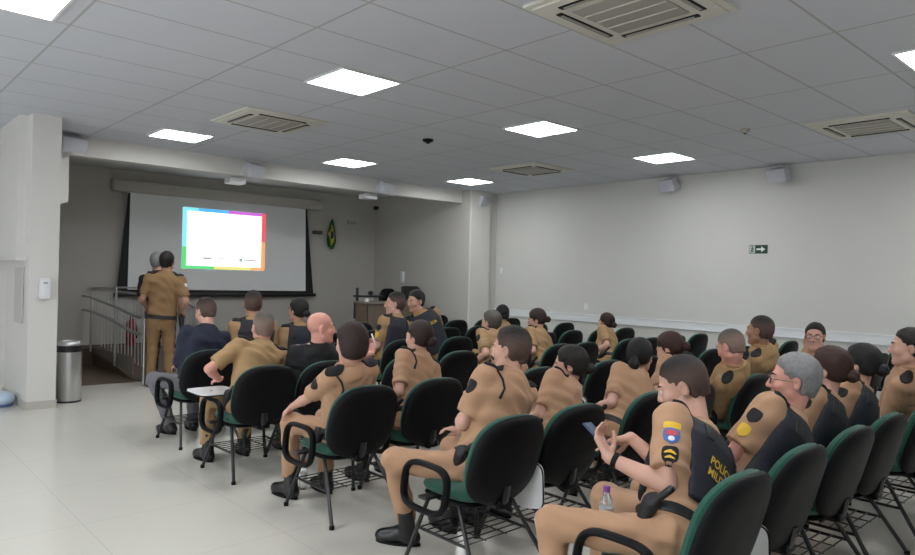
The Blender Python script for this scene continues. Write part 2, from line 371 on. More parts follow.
rect('slide_logo', 0.675, 0.14, 0.715, 0.20, em('slide_grey', (0.4, 0.55, 0.6), ES*0.5), sl)
rect('slide_logo', 0.735, 0.16, 0.88, 0.185, em('slide_grey', (0.5, 0.55, 0.55), ES*0.5), sl)

# ------------------------------------------------------------------ wall things
def box_thing(name, px, py, axis, val, d, m, label, cat, bev=0.008):
    p = on_plane(px, py, axis, val); b = MB(); b.box((0, 0, 0), d, bev=bev); o = tag(b.build(name, m), label, cat); o.location = p; return o
o = box_thing('wall_socket', 501.5, 271, 0, XR-0.006, (0.012, 0.075, 0.12), MPLAST, 'white switch plate on the right wall by the far corner', 'socket', 0.003)
b = MB(); b.box((-0.007, 0, 0), (0.004, 0.03, 0.06)); b.build('rocker', MWHITE, o, smooth=False)
o = box_thing('wall_socket', 586, 307, 0, XR-0.006, (0.012, 0.075, 0.12), MPLAST, 'white socket plate just above the white rail on the right wall', 'socket', 0.003)
b = MB(); b.box((-0.007, 0, 0), (0.004, 0.03, 0.06)); b.build('socket_face', MWHITE, o, smooth=False)
# exit sign
p = on_plane(758.3, 249.3, 0, XR-0.006)
b = MB(); b.box((0, 0, 0), (0.008, 0.27, 0.125)); ex = tag(b.build('exit_sign', mat('sign_green', (0.004, 0.045, 0.022), 0.5), smooth=False), 'green exit sign with white arrow on the right wall', 'sign'); ex.location = (XR-0.005, p[1], p[2])
def yz(poly, name, m, par, x): b = MB(); b.prism(poly, 'x', x, x-0.002); b.build(name, m, par, smooth=False)
yz([(0.13, -0.056), (0.13, 0.056), (0.045, 0.056), (0.045, -0.056)], 'pictogram_panel', mat('sign_pale', (0.45, 0.52, 0.48), 0.5), ex, -0.004)
yz([(0.025, -0.012), (0.025, 0.012), (-0.045, 0.012), (-0.045, 0.042), (-0.10, 0), (-0.045, -0.042), (-0.045, -0.012)], 'arrow', MWHITE, ex, -0.004)
mg = mat('sign_figure_green', (0.01, 0.08, 0.04), 0.5)
b = MB()
b.prism([(0.10, -0.045), (0.113, -0.045), (0.098, 0.0), (0.098, 0.022), (0.075, 0.022), (0.06, 0.0), (0.068, -0.004), (0.082, 0.012), (0.08, -0.008), (0.062, -0.04), (0.074, -0.045), (0.09, -0.014)], 'x', -0.0062, -0.008)
b.build('running_figure', mg, ex, smooth=False)
b = MB(); b.prism([(0.087+0.011*cos(a*pi/6), 0.037+0.011*sin(a*pi/6)) for a in range(12)], 'x', -0.0062, -0.008); b.build('running_figure_head', mg, ex, smooth=False)
# soap dispenser on column
p = on_plane(43.5, 288.5, 1, 8.9)
d0 = empty('soap_dispenser', (p[0], 8.9, p[2]-0.12), 0, 'white hand sanitiser dispenser on the left column', 'dispenser')
b = MB(); b.box((0, -0.05, 0.12), (0.105, 0.10, 0.235), bev=0.025); b.build('body', MPLAST, d0)
b = MB(); b.box((0, -0.102, 0.075), (0.05, 0.006, 0.06), bev=0.002); b.build('push_plate', MWHITE, d0)
b = MB(); b.box((0, -0.102, 0.185), (0.045, 0.004, 0.02), bev=0.001); b.build('window_strip', mat('grey_window', (0.35, 0.36, 0.4), 0.3), d0)
# trash can
tc = empty('trash_can', (2.185, 9.22, 0), 0, 'tall steel trash can with black band beside the left column', 'trash can')
b = MB(); b.lathe([(0.128, 0.0), (0.135, 0.02), (0.135, 0.60), (0.13, 0.605)], n=48); b.build('body', MSTEEL, tc)
b = MB(); b.lathe([(0.139, 0.60), (0.139, 0.675), (0.132, 0.68)], n=48); b.build('band', MBLKM, tc)
b = MB(); b.lathe([(0.137, 0.675), (0.138, 0.70), (0.125, 0.725), (0.10, 0.728), (0.095, 0.715)], n=48); b.build('lid', MSTEEL, tc)
b = MB(); b.lathe([(0.137, 0.0), (0.137, 0.022)], n=48); b.build('foot_ring', MBLKM, tc)
# blue bundle
bl_ = empty('water_jug', (1.55, 9.33, 0), 0, 'pale blue rounded plastic jug lying on the floor left of the column', 'jug')
b = MB(); b.sphere((-0.03, 0, 0.085), (0.135, 0.16, 0.085), 24); b.build('body', mat('pale_blue_plastic', (0.50, 0.62, 0.78), 0.3), bl_)
b = MB(); b.lathe([(0.115, 0.0), (0.125, 0.015), (0.115, 0.03)], (-0.03, 0, 0), 24); b.build('base_ring', mat('blue_plastic', (0.10, 0.16, 0.32), 0.4), bl_)

# ------------------------------------------------------------------ stage: ramp, railings, flag, lectern, small things
b = MB(); zr = lambda y: 0.02+(y-10.45)*0.26/2.0
b.prism([(10.45, 0.0), (12.45, 0.0), (12.45, 0.28), (10.45, 0.02)], 'x', 3.30, 4.40); b.box((3.4, 12.67, 0.14), (2.0, 0.44, 0.28))
tag(b.build('stage_ramp', MBROWN, smooth=False), kind='structure')
rl = empty('ramp_railing', (3.25, 10.5, 0), 0, 'steel ramp railing with sloping double handrail left of the standing officer', 'railing')
O = Vector((3.25, 10.5, 0))
def yat(px, X=3.25): return on_plane(px, 300, 0, X)[1]
def zpt(px, py, X=3.25): p = on_plane(px, py, 0, X); return Vector((X, p[1], p[2]))
posts = [(92, 293, 352), (116.5, 288, 360), (145, 318, 372)]
for (px, t, bo) in posts:
    a, c = zpt(px, t), zpt(px, bo); c.y = a.y; c.z = max(0.02, min(c.z, zr(min(c.y, 12.4))+0.03)); b = MB(); b.tube([a-O, c-O], 0.02, 10); b.build('post', MSTEEL, rl)
for seq in ([(86, 296), (94, 297), (117, 306), (138, 316), (146, 318)], [(86, 310), (94, 311), (117, 321), (136, 332), (146, 335)]):
    b = MB(); b.tube([zpt(*q)-O-Vector((0.05, 0, 0)) for q in seq], 0.022, 10); b.build('handrail', MSTEEL, rl)
b = MB()
s_ = [zpt(92, 347), zpt(131, 357), zpt(131, 375), zpt(92, 353)]
b.prism([(v.y-O.y, max(v.z, 0.02)-O.z) for v in s_], 'x', 0.02, 0.035); b.build('skirt_board', mat('skirt_grey', (0.20, 0.19, 0.17), 0.5), rl, smooth=False)
b = MB(); b.tube([zpt(93, 288, 3.42)-O, zpt(138, 294, 3.42)-O], 0.014, 8); b.build('top_rail', MSTEEL, rl)
for i in range(15):
    q = 98+3.35*i; a = zpt(q, 297+0.07*(q-98), 3.42); c = zpt(q, 345+(q-98)*0.50, 3.42); c.z = max(c.z, zr(min(max(c.y, 10.45), 12.4))-0.0)
    b = MB(); b.tube([a-O, c-O], 0.009, 6); b.build('baluster', MSTEEL, rl)
gr_ = empty('landing_railing', (4.3, 12.4, 0.0), 0, 'steel baluster railing across the ramp behind the sloping handrail', 'railing')
b = MB(); b.tube([(0.06, -1.55, 1.02), (0.06, 0.42, 1.28)], 0.02, 8); b.tube([(0.06, 0.42, 1.28), (-1.0, 0.42, 1.28)], 0.02, 8); b.build('handrail', MSTEEL, gr_)
b = MB(); b.tube([(0.06, -1.55, 0.12), (0.06, 0.42, 0.36)], 0.012, 8); b.build('bottom_rail', MSTEEL, gr_)
for i in range(17):
    y = -1.55+1.97*i/16; b = MB(); b.tube([(0.06, y, 0.115+0.122*(y+1.55)), (0.06, y, 1.015+0.132*(y+1.55))], 0.009 if i % 8 else 0.02, 6); b.build('baluster' if i % 8 else 'post', MSTEEL, gr_)
# fire extinguisher
p = on_plane(131, 350, 1, 12.6)
fe = empty('fire_extinguisher', (p[0], 12.62, 0.28), 0, 'red fire extinguisher standing behind the ramp railing bars', 'fire extinguisher')
MRED = mat('red_paint', (0.30, 0.015, 0.03), 0.35)
b = MB(); b.lathe([(0.07, 0), (0.08, 0.02), (0.08, 0.38), (0.06, 0.43), (0.025, 0.45), (0.025, 0.47)], n=20); b.build('cylinder', MRED, fe)
b = MB(); b.box((0, 0, 0.49), (0.03, 0.10, 0.03), bev=0.005); b.box((0, -0.03, 0.52), (0.02, 0.12, 0.012)); b.build('valve_handle', MBLKM, fe)
b = MB(); b.tube([(0, 0.03, 0.48), (0.07, 0.06, 0.44), (0.10, 0.03, 0.30), (0.095, 0, 0.12)], 0.011, 8); b.build('hose', MBLKM, fe)
# flag
p = on_plane(331.5, 236, 1, YS-0.08)
fl = empty('hanging_flag', (p[0], YS, p[2]), 0, 'green, yellow and blue flag hanging folded on the back wall', 'flag')
mfl = mat('flag_cloth', (0.01, 0.14, 0.05), 0.8); nt = mfl.node_tree; bs = nt.nodes['Principled BSDF']
tcn = nt.nodes.new('ShaderNodeTexCoord'); spn = nt.nodes.new('ShaderNodeSeparateXYZ'); nt.links.new(tcn.outputs['UV'], spn.inputs[0])
def mth(op, a, bb=None):
    n = nt.nodes.new('ShaderNodeMath'); n.operation = op
    for i, v in enumerate((a, bb)):
        if v is None: continue
        if isinstance(v, (int, float)): n.inputs[i].default_value = v
        else: nt.links.new(v, n.inputs[i])
    return n.outputs[0]
ux = mth('ABSOLUTE', mth('SUBTRACT', spn.outputs['X'], 0.5)); uy = mth('ABSOLUTE', mth('SUBTRACT', spn.outputs['Y'], 0.5))
dia = mth('LESS_THAN', mth('ADD', mth('DIVIDE', ux, 0.43), mth('DIVIDE', uy, 0.41)), 1.0)
rr = mth('SQRT', mth('ADD', mth('MULTIPLY', mth('MULTIPLY', ux, ux), 1.0), mth('MULTIPLY', mth('MULTIPLY', uy, uy), 1.9)))
cir = mth('LESS_THAN', rr, 0.20)
m1 = nt.nodes.new('ShaderNodeMix'); m1.data_type = 'RGBA'; m1.inputs['A'].default_value = (0.006, 0.10, 0.04, 1); m1.inputs['B'].default_value = (0.55, 0.42, 0.02, 1); nt.links.new(dia, m1.inputs['Factor'])
m2 = nt.nodes.new('ShaderNodeMix'); m2.data_type = 'RGBA'; m2.inputs['B'].default_value = (0.012, 0.03, 0.20, 1); nt.links.new(m1.outputs['Result'], m2.inputs['A']); nt.links.new(cir, m2.inputs['Factor'])
nt.links.new(m2.outputs['Result'], bs.inputs['Base Color'])
nu, nv = 36, 24; vs = []; uvs = []
for j in range(nv+1):
    v = j/nv; w = 0.012+0.125*(1-v)**0.65*min(1, 0.55+v*1.8)
    for i in range(nu+1):
        u = i/nu; x = (u-0.5)*2*w; y = -0.09+0.028*sin(u*15+v*1.2)*(0.5+0.5*(1-v))
        zb = -0.29+0.06*abs(u-0.55)*2; vs.append((x, y, zb+(0.33-zb)*v)); uvs.append((u, v))
fs = [(j*(nu+1)+i, j*(nu+1)+i+1, (j+1)*(nu+1)+i+1, (j+1)*(nu+1)+i) for j in range(nv) for i in range(nu)]
me = bpy.data.meshes.new('flag_cloth'); me.from_pydata(vs, [], fs); uvl = me.uv_layers.new(name='UVMap')
for lp in me.loops: uvl.data[lp.index].uv = uvs[lp.vertex_index]
fo = link('cloth', me, mfl, fl, angle=None, fix=False); sm = fo.modifiers.new('thick', 'SOLIDIFY'); sm.thickness = 0.004
b = MB(); b.tube([(0, -0.0, 0.25), (0, -0.10, 0.34)], 0.012, 8); b.sphere((0, -0.105, 0.345), 0.02, 10); b.build('pole', MBLKM, fl)
o = box_thing('wall_bracket', 317.5, 232.5, 1, YS-0.05, (0.20, 0.10, 0.075), mat('dark_bracket', (0.10, 0.085, 0.07), 0.6), 'small dark wall box between the screen and the flag', 'wall box')
o = box_thing('wall_camera', 376, 208, 1, YS-0.05, (0.09, 0.10, 0.09), MBLKM, 'small black camera high in the stage corner', 'camera', 0.02)
b = MB(); b.lathe([(0.03, 0), (0.03, 0.03), (0.02, 0.035)], n=14); l_ = b.build('lens', MBLKM, o); l_.rotation_euler = (pi/2, 0, 0); l_.location = (0, -0.045, 0)
o = box_thing('wall_plate', 352, 222, 1, YS-0.008, (0.24, 0.016, 0.10), mat('plate_grey', (0.36, 0.345, 0.32), 0.3), 'small grey plate with pale marks right of the flag', 'plate', 0.003)
for i in range(3):
    b = MB(); b.box((-0.06+0.075*i, -0.009, 0.03), (0.05, 0.003, 0.014)); b.build('pale_mark', MWHITE, o, smooth=False)
o = box_thing('wall_telephone', 403, 277, 0, 9.28, (0.05, 0.14, 0.24), MPLAST, 'white intercom handset on the stage side wall', 'telephone', 0.01)
b = MB(); b.box((-0.035, -0.02, 0.0), (0.03, 0.05, 0.2), bev=0.01); b.build('handset', MWHITE, o)
o = box_thing('wall_socket', 412.5, 284, 0, 9.30, (0.012, 0.10, 0.09), MPLAST, 'small white plate under the intercom on the stage side wall', 'socket', 0.003)
b = MB(); b.box((-0.008, 0, 0), (0.004, 0.05, 0.04)); b.build('socket_face', MWHITE, o, smooth=False)
# lectern desk with equipment
p0 = on_plane(368, 293, 1, 10.76); p1 = on_plane(419, 297, 1, 10.76)
zt = 1.30; lw = p1[0]-p0[0]
ld = empty('lectern_desk', ((p0[0]+p1[0])/2, 10.95, 0.28), 0, 'dark wood counter desk on the stage at far right', 'desk')
b = MB(); b.box((0, -0.19, 0.39), (lw, 0.03, 0.78)); b.build('front_panel', MWOOD, ld, smooth=False)
b = MB(); b.box((0, 0, 0.795), (lw+0.06, 0.50, 0.035), bev=0.006); b.build('top', mat('counter_top', (0.22, 0.18, 0.15), 0.4), ld)
for s in (-1, 1):
    b = MB(); b.box((s*(lw/2-0.015), 0, 0.39), (0.03, 0.4, 0.78)); b.build('side_panel', MWOOD, ld, smooth=False)
p = on_plane(410, 293, 1, 11.0)
mo = empty('monitor', (p[0], 11.0, 1.0925), 0, 'black monitor standing on the stage desk', 'monitor')
b = MB(); b.box((0, 0, 0.17), (0.38, 0.04, 0.28), bev=0.008); b.build('screen', MBLKM, mo)
b = MB(); b.box((0, 0.02, 0.03), (0.05, 0.03, 0.1)); b.box((0, 0, 0.008), (0.16, 0.14, 0.014)); b.build('stand', MBLKM, mo, smooth=False)
p = on_plane(372, 303, 1, 11.9)
b = MB(); b.box((0, 0, 0.03), (0.07, 0.05, 0.06), bev=0.006); o = tag(b.build('white_box', MPLAST), 'tiny white box on the left end of the stage desk', 'box'); o.location = (p0[0]+0.04, 10.85, 1.0925)
p = on_plane(421.5, 294, 1, 11.4)
rk = empty('equipment_rack', (min(p[0], 9.12), 11.40, 0.28), 0, 'black open equipment rack beside the monitor', 'rack')
for sx in (-1, 1):
    for sy in (-1, 1):
        b = MB(); b.tube([(sx*0.12, sy*0.14, 0), (sx*0.12, sy*0.14, 1.09)], 0.012, 8); b.build('post', MBLKM, rk)
for z in (0.4, 0.8, 1.08):
    b = MB(); b.box((0, 0, z), (0.27, 0.3, 0.02)); b.build('shelf', MBLKM, rk, smooth=False)
b = MB(); b.box((0, 0, 0.88), (0.22, 0.24, 0.14), bev=0.005); b.build('amplifier', MBLKM, rk)
p = on_plane(357, 305, 1, 11.42); p2 = on_plane(381, 301, 1, 11.42)
st = empty('equipment_stand', (p[0], 11.42, 0.28), 0, 'black stand with a tall post and cross bar left of the stage desk', 'stand')
w = p2[0]-p[0]
b = MB(); b.tube([(0, 0, 0), (0, 0, 1.07)], 0.028, 10); b.build('post', MBLKM, st)
b = MB(); b.tube([(w, 0, 0), (w, 0, 0.98)], 0.022, 10); b.build('post', MBLKM, st)
b = MB(); b.box((w/2, 0, 0.90), (w, 0.3, 0.04), bev=0.005); b.build('top_shelf', MBLKM, st)
b = MB(); b.box((w/2, 0.02, 0.62), (w-0.04, 0.26, 0.34), bev=0.01); b.build('cabinet', mat('dark_cabinet', (0.02, 0.02, 0.024), 0.5), st)
b = MB(); b.sphere((w*0.55, 0, 0.965), (0.06, 0.05, 0.045), 12); b.build('top_fitting', MBLKM, st)
p = on_plane(388, 302, 1, 11.95)
oc = empty('office_chair', (min(p[0], 8.95), 11.95, 0.28), 0, 'dark high-back office chair behind the stage desk', 'chair')
def pillow(b, w, h, t, cx=0, n=36, pw=3.2, bend=0.0, mi=0, taper=0.0, prof=None, fwd=1):
    """rounded slab in XZ plane, thickness along +-Y, centred; returns verts appended to b"""
    prof = prof or [(0.0, -0.5), (0.55, -0.5), (0.86, -0.44), (0.97, -0.25), (1.0, 0.0), (0.97, 0.25), (0.86, 0.44), (0.55, 0.5), (0.0, 0.5)]
    vs = []; fs = []
    for (s, y) in prof[1:-1]:
        for k in range(n):
            a = 2*pi*k/n; ca, sa = cos(a), sin(a)
            x = (abs(ca)**(2/pw))*(1 if ca >= 0 else -1); z = (abs(sa)**(2/pw))*(1 if sa >= 0 else -1)
            tp = 1+taper*z
            X = x*w/2*s*tp; Z = z*h/2*s
            vs.append((X, y*t+bend*X*X, Z))
    m = len(prof)-2
    for i in range(m-1):
        for k in range(n): fs.append((i*n+k, i*n+(k+1) % n, (i+1)*n+(k+1) % n, (i+1)*n+k))
    c0 = len(vs); vs.append((0, prof[0][1]*t, 0)); vs.append((0, prof[-1][1]*t, 0))
    for k in range(n): fs += [(c0, (k+1) % n, k), (c0+1, (m-1)*n+k, (m-1)*n+(k+1) % n)]
    return vs, fs
def add_pillow(b, args, T):
    vs, fs = pillow(None, **args); b.add([T @ Vector(v) for v in vs], fs)
b = MB(); add_pillow(b, dict(w=0.46, h=0.62, t=0.08, bend=0.25), Matrix.Translation((0, 0, 0.74))); b.build('backrest', MBLK, oc)
b = MB(); add_pillow(b, dict(w=0.48, h=0.46, t=0.08), Matrix.Translation((0, -0.2, 0.48)) @ Matrix.Rotation(pi/2, 4, 'X')); b.build('seat', MBLK, oc)
b = MB(); b.tube([(0, -0.2, 0.06), (0, -0.2, 0.45)], 0.03, 10); b.build('column', MBLKM, oc)
b = MB()
for k in range(5): b.tube([(0, -0.2, 0.09), (0.28*cos(k*2*pi/5), -0.2+0.28*sin(k*2*pi/5), 0.05)], 0.02, 8)
b.build('star_base', MBLKM, oc)
b = MB(); b.tube([(0, -0.1, 0.46), (0, 0.05, 0.5), (0, 0.04, 0.7)], 0.02, 8); b.build('back_bracket', MBLKM, oc)
# ------------------------------------------------------------------ chairs
def chair_proto(tablet):
    """origin on the floor under the seat centre, facing +Y"""
    r = empty('lecture_chair', (0, 0, 0))
    RX = Matrix.Rotation(pi/2, 4, 'X')
    b = MB(); add_pillow(b, dict(w=0.47, h=0.46, t=0.075, bend=0.12, pw=3.6), Matrix.Translation((0, 0.0, 0.437)) @ RX); b.build('seat_cushion', MGRN, r)
    b = MB(); add_pillow(b, dict(w=0.455, h=0.445, t=0.035, pw=3.6), Matrix.Translation((0, 0.0, 0.395)) @ RX); b.build('seat_pan', MBLK, r)
    Tb = Matrix.Translation((0, -0.268, 0.640)) @ Matrix.Rotation(radians(16), 4, 'X')
    prof = [(0, -0.5), (0.6, -0.5), (0.88, -0.36), (0.97, -0.05), (1.0, 0.3), (1.0, 0.5), (0.9, 0.5), (0, 0.5)]
    b = MB(); add_pillow(b, dict(w=0.535, h=0.505, t=0.045, bend=0.38, pw=2.7, taper=-0.02, prof=prof), Tb @ Matrix.Translation((0, -0.036, 0))); b.build('backrest_shell', MBLK, r)
    b = MB(); add_pillow(b, dict(w=0.522, h=0.495, t=0.085, bend=0.38, pw=2.7, taper=-0.02), Tb @ Matrix.Translation((0, 0.006, 0))); b.build('backrest_cushion', MGRN, r)
    b = MB(); b.tube([(0, -0.05, 0.385), (0, -0.24, 0.385), (0, -0.262, 0.42), (0, -0.275, 0.50)], 0.022, 8, sx=1.6); br = b.build('back_bracket', MBLKM, r)
    b = MB(); b.box((0, -0.255, 0.395), (0.10, 0.03, 0.05), bev=0.008); b.build('knob_housing', MBLK, br)
    # loop armrest on the left
    pts = []; n = 44
    for k in range(n):
        a = 2*pi*k/n; ca, sa = cos(a), sin(a)
        y = 0.175*(abs(ca)**0.55)*(1 if ca >= 0 else -1); z = 0.128*(abs(sa)**0.6)*(1 if sa >= 0 else -1)
        pts.append((-0.285, 0.07+y-0.14*z, 0.455+z))
    b = MB(); b.tube(pts, 0.0165, 10, closed=True, sx=1.5); arm = b.build('armrest_loop', MBLK, r)
    b = MB(); b.box((-0.25, 0.06, 0.405), (0.12, 0.07, 0.018), bev=0.004); b.build('arm_bracket', MBLKM, arm)
    for s in (-1, 1):
        for yt, yb in ((0.13, 0.235), (-0.10, -0.345)):
            b = MB(); b.tube([(s*0.19, yt, 0.392), (s*0.275, yb, 0.015)], 0.0125, 10)
            lg = b.build('leg', MBLKM, r)
            b = MB(); b.lathe([(0.017, 0), (0.017, 0.02), (0.013, 0.026)], (s*0.276, yb, 0.0), 10); b.build('rubber_foot', MBLK, lg)
        b = MB(); b.tube([(s*0.235, 0.185, 0.20), (s*0.235, -0.22, 0.20)], 0.009, 8); b.build('side_stretcher', MBLKM, r)
    b = MB(); b.tube([(-0.19, 0.13, 0.386), (0.19, 0.13, 0.386)], 0.012, 8); b.tube([(-0.19, -0.10, 0.386), (0.19, -0.10, 0.386)], 0.012, 8); b.build('cross_bar', MBLKM, r)
    b = MB()
    for i in range(7): y = -0.20+0.06*i; b.tube([(-0.24, y, 0.205), (0.24, y, 0.205)], 0.0042, 6)
    for x in (-0.08, 0.08): b.tube([(x, -0.205, 0.20), (x, 0.165, 0.20)], 0.0042, 6)
    b.build('book_rack', MBLKM, r)
    if tablet != 'plain':
        out = []
        for k in range(40):
            a = 2*pi*k/40; ca, sa = cos(a), sin(a)
            hw, hl_ = (0.165, 0.19) if tablet == 'open' else (0.135, 0.15); out.append((hw*(abs(ca)**0.35)*(1 if ca >= 0 else -1), hl_*(abs(sa)**0.35)*(1 if sa >= 0 else -1)))
        b = MB(); b.prism(out, 'z', -0.008, 0.008); t = b.build('writing_tablet', MTAB, r, angle=30)
        b = MB(); b.tube([p+(-0.006,) for p in out], 0.005, 6, closed=False); ed = b.build('tablet_edge', MBLK, t)
        if tablet == 'open': t.location = (-0.22, 0.19, 0.625)
        else: t.location = (-0.325, -0.15, 0.435); t.rotation_euler = (radians(-12), radians(86), 0)
        b = MB()
        if tablet == 'open': b.tube([(-0.285, 0.05, 0.575), (-0.285, 0.12, 0.615), (-0.24, 0.18, 0.626)], 0.012, 8)
        else: b.tube([(-0.285, 0.02, 0.58), (-0.312, 0.0, 0.58), (-0.314, -0.06, 0.54)], 0.010, 8)
        b.build('tablet_hinge', MBLKM, r)
    return r
PROTO = {}
def chair(x, y, kind, label, rz=0.0):
    if kind not in PROTO:
        o = chair_proto(kind); PROTO[kind] = o
    else: o = copy_tree(PROTO[kind])
    o.location = (x, y, 0); o.rotation_euler = (0, 0, rz); tag(o, label, 'chair', 'black and green lecture chairs')
    return o
COLX = lambda c: 2.62+0.675*c
ROWY = lambda r: 1.55+1.245*r          # seat centre
ORD = ['first', 'second', 'third', 'fourth', 'fifth', 'sixth', 'seventh', 'eighth', 'ninth', 'tenth', 'eleventh', 'twelfth']
ROWN = ['nearest row', 'second nearest row', 'third nearest row', 'fourth row from the camera', 'fifth row from the camera', 'sixth row from the camera', 'seventh row from the camera', 'row closest to the stage']

# ------------------------------------------------------------------ signed distance body builder
def V3(*a): return np.array(a, float)
def nrm(v): return v/max(1e-9, np.linalg.norm(v))
class Fld:
    """a smooth union of tapered capsules, ellipsoids and lofted trunks"""
    def __init__(s): s.p = []
    def cone(s, a, b, ra, rb, k=0.02, op='u', R=None):
        a, b = np.asarray(a, float), np.asarray(b, float); ba = b-a; L2 = max(1e-9, ba@ba)
        def f(P):
            pa = P-a; t = np.clip(pa@ba/L2, 0, 1); return np.linalg.norm(pa-t[:, None]*ba, axis=1)-(ra+(rb-ra)*t)
        s.p.append((f, (a+b)/2, np.sqrt(L2)/2+max(ra, rb), k, op)); return s
    def ell(s, c, r, F=None, k=0.02, op='u'):
        c = np.asarray(c, float); r = np.asarray(r, float); F = np.eye(3) if F is None else F   # F: rows = local axes
        def f(P):
            q = (P-c)@F.T; k0 = np.linalg.norm(q/r, axis=1); k1 = np.linalg.norm(q/(r*r), axis=1); return k0*(k0-1)/np.maximum(k1, 1e-6)
        s.p.append((f, c, max(r), k, op)); return s
    def loft(s, o, F, tab, k=0.03, op='u', off=0.0, zlo=None, zhi=None):
        """tab rows z,a,b,c in frame F (rows x,y,z) at o"""
        o = np.asarray(o, float); T = np.array(tab, float)
        zl = T[0, 0] if zlo is None else zlo; zh = T[-1, 0] if zhi is None else zhi
        def f(P):
            q = (P-o)@F.T; z = np.clip(q[:, 2], T[0, 0], T[-1, 0])
            a = np.interp(z, T[:, 0], T[:, 1])+off; b = np.interp(z, T[:, 0], T[:, 2])+off; c = np.interp(z, T[:, 0], T[:, 3])
            x = np.abs(q[:, 0]); y = np.abs(q[:, 1]-c)
            n = 2.4
            k0 = ((x/a)**n+(y/b)**n)**(1/n); d = (k0-1)*np.minimum(a, b)*(0.6+0.4*np.maximum(a, b)/np.minimum(a, b)*np.clip(x/a/np.maximum(k0, 1e-5), 0, 1)**2)
            dz = np.maximum(zl-q[:, 2], q[:, 2]-zh)
            return np.where(dz > 0, np.sqrt(np.maximum(d, 0)**2+dz**2)+np.minimum(d, 0)*0, np.maximum(d, dz))
        mid = o+F.T@np.array([0, T[:, 3].mean(), (zl+zh)/2]); R = (zh-zl)/2+T[:, 1:3].max()+abs(off)+0.05
        s.p.append((f, mid, R, k, op)); return s
    def plane(s, pt, n, k=0.004):
        """keep the side opposite to n"""
        pt = np.asarray(pt, float); n = nrm(np.asarray(n, float))
        s.p.append((lambda P: (P-pt)@n, None, 1e9, k, 'i')); return s
    def fn(s, f, k=0.0, op='n'): s.p.append((f, None, 1e9, k, op)); return s
    def ev(s, P, cull=True):
        F = np.full(len(P), 1.0)
        for f, c, R, k, op in s.p:
            if op == 'n': F = F+f(P); continue
            if op == 'i':
                d = f(P); F = np.maximum(F, d); continue
            if cull:
                m = np.nonzero(((P-c)**2).sum(1) < (R+0.09)**2)[0]
                if len(m) == 0: continue
                d = f(P[m]); g = F[m]
            else: m = slice(None); d = f(P); g = F
            if op == 's':
                d = -d; h = np.clip(0.5-0.5*(g-d)/max(k, 1e-6), 0, 1); F[m] = g+(d-g)*h+k*h*(1-h)
            else:
                h = np.clip(0.5+0.5*(g-d)/max(k, 1e-6), 0, 1); F[m] = g+(d-g)*h-k*h*(1-h)
        return F
    def bounds(s, pad):
        lo = np.min([c-R for _, c, R, _, op in s.p if op == 'u'], 0); hi = np.max([c+R for _, c, R, _, op in s.p if op == 'u'], 0)
        return lo-pad, hi+pad
    def mesh(s, res, lo=None, hi=None):
        l, h = s.bounds(res*2); lo = l if lo is None else lo; hi = h if hi is None else hi
        B = 8; nb = np.ceil((hi-lo)/(res*B)).astype(int)+1
        bi = np.stack(np.meshgrid(*[np.arange(n) for n in nb], indexing='ij'), -1).reshape(-1, 3)
        Fc = s.ev(lo+(bi+0.5)*B*res, False)
        V = np.where(Fc > 0, 1.0, -1.0).astype(np.float32).reshape(nb)
        V = np.repeat(np.repeat(np.repeat(V, B, 0), B, 1), B, 2)
        act = bi[np.abs(Fc) < B*res*0.87*1.35+0.012]
        loc = np.stack(np.meshgrid(*[np.arange(B)]*3, indexing='ij'), -1).reshape(-1, 3)
        I = (act[:, None, :]*B+loc[None]).reshape(-1, 3)
        for st in range(0, len(I), 400000):
            J = I[st:st+400000]; V[J[:, 0], J[:, 1], J[:, 2]] = s.ev(lo+J*res)
        ins = V < 0
        S = sum(ins[x:ins.shape[0]-1+x, y:ins.shape[1]-1+y, z:ins.shape[2]-1+z].astype(np.int8) for x in (0, 1) for y in (0, 1) for z in (0, 1))
        cells = np.argwhere((S > 0) & (S < 8))
        idx = np.full(S.shape, -1, np.int32); idx[cells[:, 0], cells[:, 1], cells[:, 2]] = np.arange(len(cells))
        acc = np.zeros((len(cells), 3)); cnt = np.zeros(len(cells))
        cor = [(x, y, z) for x in (0, 1) for y in (0, 1) for z in (0, 1)]
        vals = {c: V[cells[:, 0]+c[0], cells[:, 1]+c[1], cells[:, 2]+c[2]] for c in cor}
        for c in cor:
            for ax in range(3):
                if c[ax]: continue
                d = list(c); d[ax] = 1; d = tuple(d); v0, v1 = vals[c], vals[d]; m = (v0 < 0) != (v1 < 0)
                t = np.where(m, v0/np.where(v0-v1 == 0, 1, v0-v1), 0); p = np.tile(np.array(c, float), (len(cells), 1)); p[:, ax] = t
                acc += np.where(m[:, None], p, 0); cnt += m
        verts = lo+(cells+acc/cnt[:, None])*res
        faces = []
        for ax in range(3):
            a1, a2 = (ax+1) % 3, (ax+2) % 3
            sl0 = [slice(None)]*3; sl1 = [slice(None)]*3; sl0[ax] = slice(0, -1); sl1[ax] = slice(1, None)
            A, Bq = ins[tuple(sl0)], ins[tuple(sl1)]; e = np.argwhere(A != Bq)
            e = e[(e[:, a1] > 0) & (e[:, a2] > 0) & (e[:, a1] < S.shape[a1]) & (e[:, a2] < S.shape[a2])]
            if len(e) == 0: continue
            q = []
            for (i, j) in ((0, 0), (1, 0), (1, 1), (0, 1)):
                g = e.copy(); g[:, a1] -= i; g[:, a2] -= j; q.append(idx[g[:, 0], g[:, 1], g[:, 2]])
            q = np.stack(q, 1); fl = ~A[e[:, 0], e[:, 1], e[:, 2]]
            q[fl] = q[fl][:, ::-1]; faces.append(q)
        faces = np.concatenate(faces); faces = faces[(faces >= 0).all(1)]
        return verts, faces[:, ::-1]
